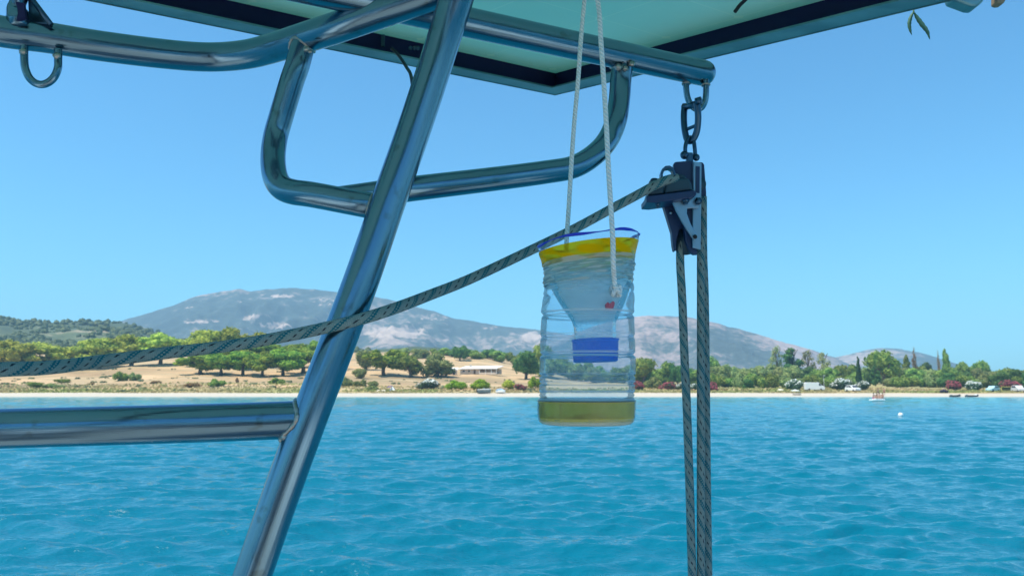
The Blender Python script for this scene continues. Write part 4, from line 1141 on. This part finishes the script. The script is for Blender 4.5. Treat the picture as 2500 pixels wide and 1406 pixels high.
# ------------------------------------------------------------------ solar panel
best = None
C_, L_, R_2 = ray(1355, 232), ray(211, 0), ray(2324, 0)
n1, n2 = C_.cross(L_), C_.cross(R_2)
for ti in range(4, 20):
    for ri in range(-2, 12):
        tt, ro = math.radians(ti), math.radians(ri)
        n = Vector((math.sin(ro), -math.sin(tt), math.cos(tt) * math.cos(ro))).normalized()
        e1, e2 = n.cross(n1).normalized(), n.cross(n2).normalized()
        if e1.x > 0: e1 = -e1
        if e2.y > 0: e2 = -e2
        sc_ = abs(e1.dot(e2)) * 60 + abs(ti - 9) * .25 + abs(ri - 4) * .2
        if best is None or sc_ < best[0]: best = (sc_, n, e1, e2)
_, PN, E1, E2 = best
PC = Vector((0, 0, CAMZ)) + C_ * 1.75           # far lower outer corner
def PL(a, b, h=0): return PC + E1 * a + E2 * b + PN * h
def onplane(px, py, h=0):
    rv = ray(px, py); o = Vector((0, 0, CAMZ)); t = (PC + PN * h - o).dot(PN) / rv.dot(PN); p = o + rv * t - PC
    g11, g22, g12 = 1, 1, E1.dot(E2); p1, p2 = p.dot(E1), p.dot(E2); det = 1 - g12 * g12
    return (p1 - g12 * p2) / det, (p2 - g12 * p1) / det
WA, WB, FH, FL = 2.1, 1.0, .050, .046
sp = empty("solar_panel", PC, "solar panel seen from below with a pale green back and frame coloured shade-dark inside", "solar panel")
def frame_bar(name, i0, o0, o1, i1, z0, z1, mt):
    """bar with mitred ends: inner/outer start and end as (a,b)"""
    b_ = [PL(*i0, z0), PL(*o0, z0), PL(*o1, z0), PL(*i1, z0)]; t_ = [PL(*i0, z1), PL(*o0, z1), PL(*o1, z1), PL(*i1, z1)]
    return mk(name, b_ + t_, [(0, 1, 2, 3), (7, 6, 5, 4), (0, 4, 5, 1), (1, 5, 6, 2), (2, 6, 7, 3), (3, 7, 4, 0)], mt, sp)
for w_, z0, z1, mt, nm in ((FL, 0, .003, m_alu, "frame_flange"), (.004, .0031, FH, m_web, "frame_web")):
    frame_bar(nm, (w_, w_), (0, 0), (WA, 0), (WA - w_, w_), z0, z1, mt)
    frame_bar(nm, (w_, w_), (0, 0), (0, WB), (w_, WB - w_), z0, z1, mt)
    frame_bar(nm, (WA - w_, w_), (WA, 0), (WA, WB), (WA - w_, WB - w_), z0, z1, mt)
    frame_bar(nm, (w_, WB - w_), (0, WB), (WA, WB), (WA - w_, WB - w_), z0, z1, mt)
e_ = .0022
for i0, o0, o1, i1 in (((0, 0), (-e_, -e_), (WA + e_, -e_), (WA, 0)), ((0, 0), (-e_, -e_), (-e_, WB + e_), (0, WB)), ((WA, 0), (WA + e_, -e_), (WA + e_, WB + e_), (WA, WB)), ((0, WB), (-e_, WB + e_), (WA + e_, WB + e_), (WA, WB))):
    frame_bar("frame_side", i0, o0, o1, i1, -.001, FH + .001, m_alu)
tube("support_rail", [PL(1.2, .97, -.013), PL(0.0, .97, -.013), P(2345, -27, 1.5), P(2620, -40, 1.5)], .0085, m_steel, sp, 16)
a0, b0 = onplane(1626, 84, FH); a0 %= .158; b0 %= .158
q4 = [PL(.0045, .0045, FH - .006), PL(WA - .0045, .0045, FH - .006), PL(WA - .0045, WB - .0045, FH - .006), PL(.0045, WB - .0045, FH - .006)]
q5 = [p + PN * .004 for p in q4]
uvc = [(.0045 - a0, .0045 - b0), (WA - .0045 - a0, .0045 - b0), (WA - .0045 - a0, WB - .0045 - b0), (.0045 - a0, WB - .0045 - b0)]
bs = mk("backsheet", q4 + q5, [(0, 1, 2, 3), (7, 6, 5, 4), (0, 4, 5, 1), (1, 5, 6, 2), (2, 6, 7, 3), (3, 7, 4, 0)], m_sheet, sp, uvs=uvc + [(0, 0)] * 20)
# small parts on the frame
ai, bi = onplane(1360, 183, .02)
g_ = box_geo(PL(*onplane(935, 100, .03), .03), (.006, .004, .022)); mk("mounting_stud", g_[0], g_[1], m_grey, sp)
for px in (1002, 1012, 1020):
    g_ = sphere_geo(PL(*onplane(px, 118, .02), .02), .004, 8, 6); mk("rivet", g_[0], g_[1], m_grey, sp, True)
# bracket under the panel at the top right edge
g_ = prism([P(2318, -30, 1.50), P(2328, 0, 1.50), P(2372, 16, 1.50), P(2386, 17, 1.50), P(2403, 2, 1.50), P(2410, -40, 1.50)], (0, 1, 0), .03)
o = bevel(mk("clamp", g_[0], g_[1], m_alu), .004); o["label"] = "grey-teal clamp corner under the panel's edge at the top right"; o["category"] = "clamp"
g_ = prism([P(2434, -30, 1.5), P(2434, 6, 1.5), P(2442, 9, 1.5), P(2452, 8, 1.5), P(2456, 0, 1.5), P(2457, -30, 1.5)], (0, 1, 0), .02)
o = bevel(mk("wooden_peg", g_[0], g_[1], mat("weathered_wood", (0.28, 0.20, 0.12), .8)), .002); o["label"] = "small brown wooden peg end at the very top right of the picture"; o["category"] = "peg"
# cables
o = pxtube("cable", [(1845, -30, 1.2), (1822, -2, 1.2), (1806, 14, 1.21), (1794, 30, 1.21)], .0028, m_black, None, 10, 6); tag(o, "short black cable end hanging in front of the panel's pale underside", "cable")
o = pxtube("cable", [(955, 118, 1.3), (968, 130, 1.3), (982, 148, 1.28), (993, 166, 1.26), (1003, 184, 1.22), (1010, 230, 1.15)], .0026, m_black, None, 10, 6); tag(o, "thin black cable tied below the panel frame left of the slanting post", "cable")
# twig with two leaves
m_leaf = mat("willow_leaf", (0.06, 0.16, 0.09), .6)
twg = empty("leafy_twig", P(2232, 20, 1.25), "thin green twig with two narrow leaves hanging from the panel's edge", "twig")
pxtube("stem", [(2205, -25, 1.28), (2216, -2, 1.27), (2227, 10, 1.26), (2230, 24, 1.25), (2231, 32, 1.25)], .0013, mat("twig_green", (0.25, 0.32, 0.12), .7), twg, 8, 6)
def leafblade(pl, wd):
    c = catmull([P(*p) for p in pl], 5); n = len(c); V = []; Fa = []
    for i, p in enumerate(c):
        t = i / (n - 1); w_ = wd * (math.sin(math.pi * (0.06 + .93 * t)) ** .8) * (1 + .12 * math.sin(i * 2.1))
        d_ = (c[min(i + 1, n - 1)] - c[max(i - 1, 0)]).normalized(); s_ = d_.cross(Vector((0, 1, 0))).normalized()
        V += [p - s_ * w_, p + Vector((0, -.0012, 0)), p + s_ * w_, p + Vector((0, .0006, 0))]
    for i in range(n - 1):
        a = i * 4; b = a + 4
        for j in range(4): Fa.append((a + j, a + (j + 1) % 4, b + (j + 1) % 4, b + j))
    Fa += [(3, 2, 1, 0), tuple((n - 1) * 4 + j for j in range(4))]
    return mk("leaf", V, Fa, m_leaf, twg, True)
leafblade([(2230, 30, 1.25), (2224, 42, 1.25), (2220, 58, 1.25), (2222, 74, 1.25), (2226, 86, 1.25)], .0030)
leafblade([(2231, 31, 1.25), (2240, 45, 1.25), (2252, 62, 1.25), (2264, 78, 1.25), (2270, 97, 1.25)], .0040)

# ------------------------------------------------------------------ shackles
ZB = 1.125
s1 = empty("shackle", P(1686, 300, 1.145), "long dark steel shackle with a cross bar, hanging from the eye under the crossbar's end", "shackle")
pxtube("bow", [(1700, 250, 1.128), (1704, 275, 1.13), (1704, 300, 1.135), (1700, 325, 1.14), (1690, 343, 1.145), (1679, 343, 1.15), (1673, 325, 1.152), (1670, 300, 1.155), (1670, 275, 1.158), (1673, 256, 1.16)], .0046, m_dsteel, s1, 16, 8)
tube("pin", [P(1670, 262, 1.162), P(1704, 254, 1.126)], .0048, m_dsteel, s1, 14)
pxtube("cross_bar", [(1675, 317, 1.152), (1687, 312, 1.145), (1701, 306, 1.137)], .0024, m_dsteel, s1, 10, 3)
tube("pin_head", [P(1699, 249, 1.124), P(1712, 245, 1.120)], .0052, m_dsteel, s1, 12)
s2 = empty("shackle", P(1684, 370, 1.14), "small dark shackle joining the long shackle to the pulley block", "shackle")
pxtube("bow", [(1674, 384, 1.14), (1673, 362, 1.14), (1677, 344, 1.143), (1685, 336, 1.145), (1693, 344, 1.143), (1696, 362, 1.14), (1698, 386, 1.14)], .0029, m_dsteel, s2, 12, 8)
tube("pin", [P(1668, 379, 1.14), P(1704, 386, 1.14)], .0036, m_dsteel, s2, 12)
for c_, r_ in (((1671, 379), .0060), ((1700, 385), .0050)):
    g_ = sphere_geo(P(*c_, 1.138), r_, 12, 8); mk("pin_head", g_[0], g_[1], m_dsteel, s2, True)

# ------------------------------------------------------------------ pulley block with cam cleat
pb = empty("pulley_block", P(1690, 500, ZB), "dark fiddle block with a jamming cleat and silver side plates, hanging under the shackles", "pulley block")
def pp(name, poly, z, depth, mt, bv=.0015, par=pb):
    g_ = prism([P(x, y, z) for x, y in poly], (0, 1, 0), depth); o = mk(name, g_[0], g_[1], mt, par)
    if bv: bevel(o, bv, 3)
    return o
pp("tang", [(1677, 372), (1692, 372), (1694, 400), (1676, 400)], 1.135, .008, m_dsteel)
pp("cheek", [(1646, 400), (1650, 395), (1716, 396), (1720, 402), (1725, 470), (1725, 540), (1722, 590), (1714, 612), (1704, 621), (1690, 619), (1680, 606), (1650, 560), (1640, 480), (1644, 440)], 1.150, .012, m_navy, .003)
pp("cheek", [(1645, 399), (1649, 395), (1691, 392), (1691, 560), (1699, 606), (1705, 618), (1695, 622), (1684, 614), (1674, 590), (1668, 540), (1655, 500), (1646, 440)], 1.112, .010, m_navy, .003)
pp("lower_cheek", [(1618, 494), (1648, 492), (1672, 545), (1658, 562), (1652, 588), (1651, 612), (1646, 612), (1643, 598), (1640, 566)], 1.118, .014, m_navy, .003)
o = pp("side_plate", [(1693, 394), (1713, 398), (1711, 610), (1691, 605)], 1.106, .004, m_silver, .0008)
pp("slot", [(1699, 406), (1708.5, 407), (1708, 472), (1698.5, 470)], 1.1045, .003, m_navy, 0)
pp("bracket_arm", [(1642, 494), (1668, 487), (1693, 480), (1712, 484), (1711, 500), (1706, 508), (1678, 509), (1677, 521), (1686, 545), (1701, 572), (1699, 582), (1694, 585), (1686, 575), (1667, 545), (1652, 517)], 1.094, .005, m_silver, .0012)
pp("cleat_base", [(1578, 482), (1580, 479), (1690, 465), (1697, 465), (1701, 475), (1690, 482), (1640, 489), (1598, 495), (1579, 494)], 1.075, .045, m_navy, .003)
pp("cleat_jaw", [(1581, 478), (1586, 464), (1596, 455), (1621, 450), (1622, 473)], 1.08, .034, m_grey, .003)
pp("cleat_jaw", [(1623, 473), (1624, 448), (1640, 438), (1680, 434), (1688, 446), (1692, 464)], 1.08, .034, m_grey, .003)
pp("cleat_cap", [(1588, 437), (1594, 434), (1604, 434), (1609, 438), (1606, 445), (1592, 446)], 1.09, .02, m_grey, .002)
pp("cleat_cap", [(1648, 428), (1656, 425), (1670, 426), (1677, 432), (1674, 440), (1652, 441)], 1.088, .024, m_grey, .003)
# flat fairlead hoop
hoop = [(1614, 436), (1613, 424), (1617, 412), (1625, 405), (1635, 404), (1644, 409), (1649, 420), (1651, 434)]
ho_, hi_ = [], []
cx_, cy_ = 1632, 432
for x, y in hoop: ho_.append((x, y)); hi_.append((cx_ + (x - cx_) * .70, cy_ + (y - cy_) * .74))
pp("fairlead_hoop", ho_ + hi_[::-1], 1.078, .012, m_dsteel, .0008)
for x, y, r_ in ((1674, 490, .0050), (1606, 499, .0035)):
    tube("bolt", [P(x, y - 7, 1.088), P(x, y + 4, 1.088)], r_, m_dsteel, pb, 6)
    tube("nut", [P(x, y + 3, 1.088), P(x, y + 9, 1.088)], r_ * .6, m_dsteel, pb, 8)
tube("bolt", [P(1705, 491, 1.103), P(1705, 491, 1.088)], .0052, m_dsteel, pb, 6)
tube("bolt", [P(1697, 578, 1.104), P(1697, 578, 1.088)], .0030, m_black, pb, 8)
tube("sheave", [P(1674, 590, 1.127), P(1675, 590, 1.142)], .0185, m_grey, pb, 28)
tube("sheave", [P(1706, 450, 1.127), P(1706, 450, 1.142)], .0100, m_grey, pb, 24)
g_ = sphere_geo(P(1638, 520, 1.116), .0022, 8, 6); mk("rivet", g_[0], g_[1], m_silver, pb, True)

# ------------------------------------------------------------------ ropes
RR = .0061
lr = [(-300, 925, .60), (-120, 913, .63), (0, 902, .66), (120, 897, .71), (250, 881, .775), (400, 862, .815), (500, 851, .83), (600, 838, .842), (700, 820, .840), (790, 801, .834), (880, 779, .836), (960, 754, .862), (1050, 720, .92), (1150, 680, .97), (1300, 609, 1.02), (1400, 560, 1.05), (1500, 506, 1.07), (1560, 474, 1.075), (1600, 452, 1.076), (1628, 440, 1.078), (1652, 435, 1.085)]
o = pxtube("rope", lr, RR, m_rope, None, 20, 14); tag(o, "braided grey-green rope with teal flecks sagging from the cleat to the left edge", "rope")
def fall(pl, label, r_=.0058):
    p = [P(*a) for a in pl]; e_ = p[-1]; p.append(e_ + (e_ - p[-2]).normalized() * .9)
    o = tube("rope", catmull(p, 12), r_, m_rope, None, 18); tag(o, label, "rope")
fall([(1690, 612, 1.134), (1683, 583, 1.134), (1672, 566, 1.134), (1664, 580, 1.134), (1661, 610, 1.134), (1661, 650, 1.134), (1666, 740, 1.13), (1671, 870, 1.125), (1677, 1000, 1.12), (1684, 1200, 1.11), (1690, 1406, 1.10)], "left hanging fall of the tackle below the pulley block", .0057)
fall([(1712, 560, 1.136), (1711, 620, 1.136), (1711, 740, 1.13), (1711, 1000, 1.12), (1711, 1200, 1.11), (1711, 1406, 1.10)], "middle hanging fall of the tackle, front one of the close right pair", .0054)
fall([(1716, 480, 1.150), (1717, 620, 1.150), (1721, 740, 1.146), (1724, 1000, 1.140), (1726, 1200, 1.13), (1729, 1406, 1.12)], "rightmost hanging fall of the tackle, behind the middle one", .0056)

# ------------------------------------------------------------------ bottle trap
m_pet = bpy.data.materials.new("clear_pet"); m_pet.use_nodes = True
def thin(m, tint, haze, hazecol, hz_t=0.6, bump=(24, .25, .004), gl=0.08):
    q = NT(m); t = m.node_tree; out = t.nodes["Material Output"]; t.nodes.remove(q.b)
    tp = q.n("ShaderNodeBsdfTransparent"); tp.inputs[0].default_value = (*tint, 1)
    gs = q.n("ShaderNodeBsdfGlossy"); gs.inputs["Roughness"].default_value = gl
    df = q.n("ShaderNodeBsdfDiffuse"); tl = q.n("ShaderNodeBsdfTranslucent")
    df.inputs[0].default_value = tl.inputs[0].default_value = (*hazecol, 1)
    m1 = q.n("ShaderNodeMixShader"); m1.inputs[0].default_value = hz_t; q.l(df.outputs[0], m1.inputs[1]); q.l(tl.outputs[0], m1.inputs[2])
    nz = q.tex(26, 4, .6)
    gn_ = q.n('ShaderNodeNewGeometry'); sn_ = q.n('ShaderNodeSeparateXYZ'); q.l(gn_.outputs['Normal'], sn_.inputs[0])
    rib_highlights = q.math('SMOOTH_MAX', q.math('SUBTRACT', q.math('ABSOLUTE', sn_.outputs[2]), 0.22), 0.0, 0.05)  # extra white haze on sloping ribs stands in for highlight lines
    m2 = q.n("ShaderNodeMixShader"); q.l(q.math('MULTIPLY', q.math('ADD', q.ramp(nz, [(.3, (.55,) * 3), (.7, (1.3, 1.3, 1.3))]), q.math('MULTIPLY', rib_highlights, 11.0)), haze, clamp=True), m2.inputs[0]); q.l(tp.outputs[0], m2.inputs[1]); q.l(m1.outputs[0], m2.inputs[2])
    fr_ = q.n("ShaderNodeFresnel"); fr_.inputs[0].default_value = 1.15
    m3 = q.n("ShaderNodeMixShader"); q.l(q.math('MULTIPLY', fr_.outputs[0], 0.8), m3.inputs[0]); q.l(m2.outputs[0], m3.inputs[1]); q.l(gs.outputs[0], m3.inputs[2])
    q.l(m3.outputs[0], out.inputs[0])
    b = q.n("ShaderNodeBump"); b.inputs["Strength"].default_value = bump[1]; b.inputs["Distance"].default_value = bump[2]
    q.l(q.tex(bump[0], 3, .5), b.inputs["Height"])
    for n in (gs, fr_): q.l(b.outputs[0], n.inputs["Normal"])
    return m
thin(m_pet, (0.84, 0.94, 1.0), 0.17, (0.88, 0.96, 1.0), bump=(30, .25, .004))
m_fun = bpy.data.materials.new("milky_pet"); m_fun.use_nodes = True
thin(m_fun, (0.88, 0.96, 0.98), 0.28, (0.86, 0.94, 0.97), bump=(34, .5, .006))
m_ctape = bpy.data.materials.new("packing_tape"); m_ctape.use_nodes = True
thin(m_ctape, (0.88, 0.92, 0.88), 0.42, (0.80, 0.82, 0.76), bump=(50, .6, .004))
m_ytape = bpy.data.materials.new("yellow_band"); m_ytape.use_nodes = True
thin(m_ytape, (1.0, 0.66, 0.03), 0.50, (1.0, 0.52, 0.0), .35, (18, .2, .003), .25)
m_cap = bpy.data.materials.new("blue_cap"); m_cap.use_nodes = True
thin(m_cap, (0.05, 0.30, 0.80), 0.80, (0.0, 0.24, 0.90), .45, (20, .2, .003), .2)
m_liq = bpy.data.materials.new("yellow_liquid"); m_liq.use_nodes = True
thin(m_liq, (1.0, 0.86, 0.32), 0.62, (1.0, 0.64, 0.08), .25, (40, .25, .003), .05)
m_rim = mat("blue_rim_edge", (0.01, 0.03, 0.55), .35)

BZ = .85; ppm = F / BZ
BY = P(1430, 800, BZ).y
bt_base = P(1429, 1036, BZ); bt_base.y = BY
def bz(py): return float(hgt(py, BY))
def bax(z):   # axis x at height z (leans a little to the right)
    t = (z - bz(1036)) / (bz(590) - bz(1036)); return (1429 + 11 * t - 1250) / F * BZ
trap = empty("bottle_trap", bt_base, "clear plastic bottle insect trap with yellow band, blue cap inside and yellow liquid", "bottle trap")
def lathe(name, prof, mt, seg=96, wob=None, xc=None, slant=None, par=trap, caps=(False, False), sy=.97):
    """prof: (photo row, radius in photo pixels)"""
    V = []; Fa = []
    zs = [bz(p) for p, _ in prof]
    for i, (py, r_) in enumerate(prof):
        for k in range(seg):
            a = 2 * math.pi * k / seg; rr_ = r_ / ppm
            if wob: rr_ *= 1 + wob(py, a)
            cx = (xc(py) if xc else None); cx = bax(zs[i]) if cx is None else (cx - 1250) / F * BZ
            z = zs[i]; x = rr_ * math.cos(a)
            if slant: z += slant(py, x * ppm) / ppm
            V.append(Vector((cx + x, BY + rr_ * math.sin(a) * sy, z)))
    for i in range(len(prof) - 1):
        for k in range(seg):
            k2 = (k + 1) % seg; Fa.append((i * seg + k, i * seg + k2, (i + 1) * seg + k2, (i + 1) * seg + k))
    if caps[0]: Fa.append(tuple(range(seg)))
    if caps[1]: Fa.append(tuple((len(prof) - 1) * seg + k for k in reversed(range(seg))))
    return mk(name, V, Fa, mt, par, True)
def dense(pr, step=3.0):
    out = []
    for (y0, r0), (y1, r1) in zip(pr, pr[1:]):
        n = max(1, int(abs(y1 - y0) / step))
        for i in range(n): t = i / n; out.append((y0 + (y1 - y0) * t, r0 + (r1 - r0) * t))
    return out + [pr[-1]]
def crumple(py, a):
    k = min(1, max(0, (790 - py) / 90)) * (1 if py > 640 else max(0, (py - 600) / 40))
    v = .006 * math.sin(3 * a + py * .03)
    v += k * (.014 * math.sin(5 * a + py * .09) + .012 * math.sin(9 * a - py * .16 + 1) + .010 * math.sin(2 * a + py * .05))
    if py < 590: v += .010 * math.sin(17 * a) * math.sin(5 * a)
    if 640 < py < 700: v += .012 * math.sin(py * .55 + 3 * a) - .012
    return v
def slant(py, x):
    t = min(1, max(0, (760 - py) / 170)); return t * (x * .125) - t * 2
body = [(1037, 70), (1036.5, 96), (1034, 107), (1028, 114), (1018, 117), (1000, 118), (982, 118), (977, 118.5), (974, 115), (969, 111.5), (964, 115), (959, 112), (953, 115.5), (940, 115.5), (936, 111.5), (931, 115.5), (922, 116), (917, 111.5), (912, 116.5), (900, 117), (880, 116.5), (872, 116), (866, 110), (860, 115), (850, 115.5), (830, 115), (822, 112), (816, 115), (800, 114), (776, 113), (769, 108), (762, 113.5), (745, 113), (720, 111), (716, 109.5), (712, 112), (700, 110), (680, 109), (660, 110), (645, 111), (630, 114), (615, 119), (600, 123), (586, 124)]
lathe("bottle_body", dense(body), m_pet, 120, crumple, slant=slant)
# rim edge ring
rp = []
for k in range(97):
    a = 2 * math.pi * k / 96; rr_ = 124 / ppm * (1 + crumple(586, a)); x = rr_ * math.cos(a)
    z = bz(586) + slant(586, x * ppm) / ppm + .0008 * math.sin(a * 5)
    rp.append(Vector((bax(bz(586)) + x, BY + rr_ * math.sin(a) * .97, z)))
tube("rim", rp, [.0011 + .0006 * math.sin(k * .4) for k in range(97)], m_rim, trap, 8, caps=False)
lathe("yellow_band", dense([(645, 111.6), (630, 115), (615, 120), (603, 123.4)], 3), m_ytape, 120, crumple, slant=slant)
lathe("clear_tape", dense([(693, 110.5), (680, 110.5), (660, 111.6), (645, 112.6), (634, 115)], 3), m_ctape, 120, crumple, slant=slant)
fx = lambda py: 1441 + 12 * min(1, max(0, (py - 690) / 120))
lathe("funnel", dense([(640, 106), (690, 104), (705, 97), (725, 88), (750, 74), (770, 62), (785, 54), (800, 51), (836, 51)], 4), m_fun, 80, lambda p, a: .012 * math.sin(4 * a + p * .06) * max(0, min(1, (790 - p) / 60)), xc=fx)
lathe("cap", dense([(884, 20), (884, 50), (881, 54), (860, 55.5), (858, 54), (856, 55.5), (834, 56), (831, 58), (828, 57.5), (827, 52)], 3), m_cap, 80, lambda p, a: .006 * math.sin(24 * a), xc=lambda p: 1453, slant=lambda p, x: x * .03)
lathe("liquid", [(1034, 30), (1033.5, 100), (1028, 110), (1018, 114), (1000, 115), (985, 115.5), (979, 115.5)], m_liq, 80, None, caps=(True, True))
tube('liquid_edge', [Vector((bax(bz(979)) + 116.2 / ppm * math.cos(k * math.pi / 32), BY + 116.2 / ppm * .97 * math.sin(k * math.pi / 32), bz(978.5))) for k in range(65)], .0007, mat('dark_olive_line', (.10, .11, .03), .4), trap, 6, caps=False)
lathe("base_dimple", [(1035, 84), (1026, 62), (1014, 34), (1009, 8)], mat("olive_base", (0.16, 0.15, 0.03), .6), 40, xc=lambda p: 1438)
for nm, (px, py) in (("leaf_debris", (1368, 1000)),):
    g_ = prism([P(1366, 978, .815), P(1372, 980, .815), (P(1371, 1022, .815)), P(1366, 1020, .815)], (0, 1, 0), .003); mk(nm, g_[0], g_[1], mat("wet_debris", (0.10, 0.11, 0.02), .7), trap)

for px, py, z, s in ((1395, 1024, .812, .0035), (1470, 1026, .812, .003), (1440, 1020, .806, .0042), (1500, 1022, .815, .0025), (1420, 982, .808, .0018), (1482, 984, .81, .002)):
    sv, sf = sphere_geo(P(px, py, z), s, 8, 5, (1.8, 1, .5), .3); mk("sediment", sv, sf, bpy.data.materials["wet_debris"], trap)
# strings
o = pxtube("string", [(1445, -190, .93), (1427, 0, .92), (1418, 100, .915), (1411, 200, .91), (1402, 300, .905), (1395, 400, .90), (1389, 500, .895), (1384, 575, .892), (1382, 640, .888)], .0025, m_string, None, 14, 12)
tag(o, "left one of the two white strings carrying the bottle, ending inside its rim", "string")
st_ = empty("string", P(1459, 0, .84), "right one of the two white strings, passing over the yellow band to a knot", "string")
pxtube("cord", [(1425, -190, .87), (1459, 0, .84), (1467, 100, .828), (1474, 200, .822), (1480, 300, .816), (1485, 400, .81), (1491, 500, .803), (1496, 580, .797), (1497, 630, .798), (1498, 655, .803), (1499, 672, .812), (1501, 700, .815)], .0025, m_string, st_, 14, 12)
kp = []
for k in range(40):
    a = k * .55; kp.append(P(1503 + 9 * math.cos(a) + 3 * math.sin(a * .4), 710 + 11 * math.sin(a * 1.3), .815) + Vector((0, .0022 * math.sin(a * .7), 0)))
tube("knot", catmull(kp, 3), .0021, m_string, st_, 8)
m_redend = mat("red_cord_end", (0.85, 0.0, 0.04), .5)
g_ = join(prism([P(1478, 742, .818), P(1485, 736, .818), (P(1488, 742, .818)), P(1496, 734, .818), P(1502, 738, .818), P(1499, 750, .818), P(1493, 758, .818), P(1480, 755, .818)], (0, 1, 0), .006))
bevel(mk("frayed_end", g_[0], g_[1], m_redend, st_), .0012)
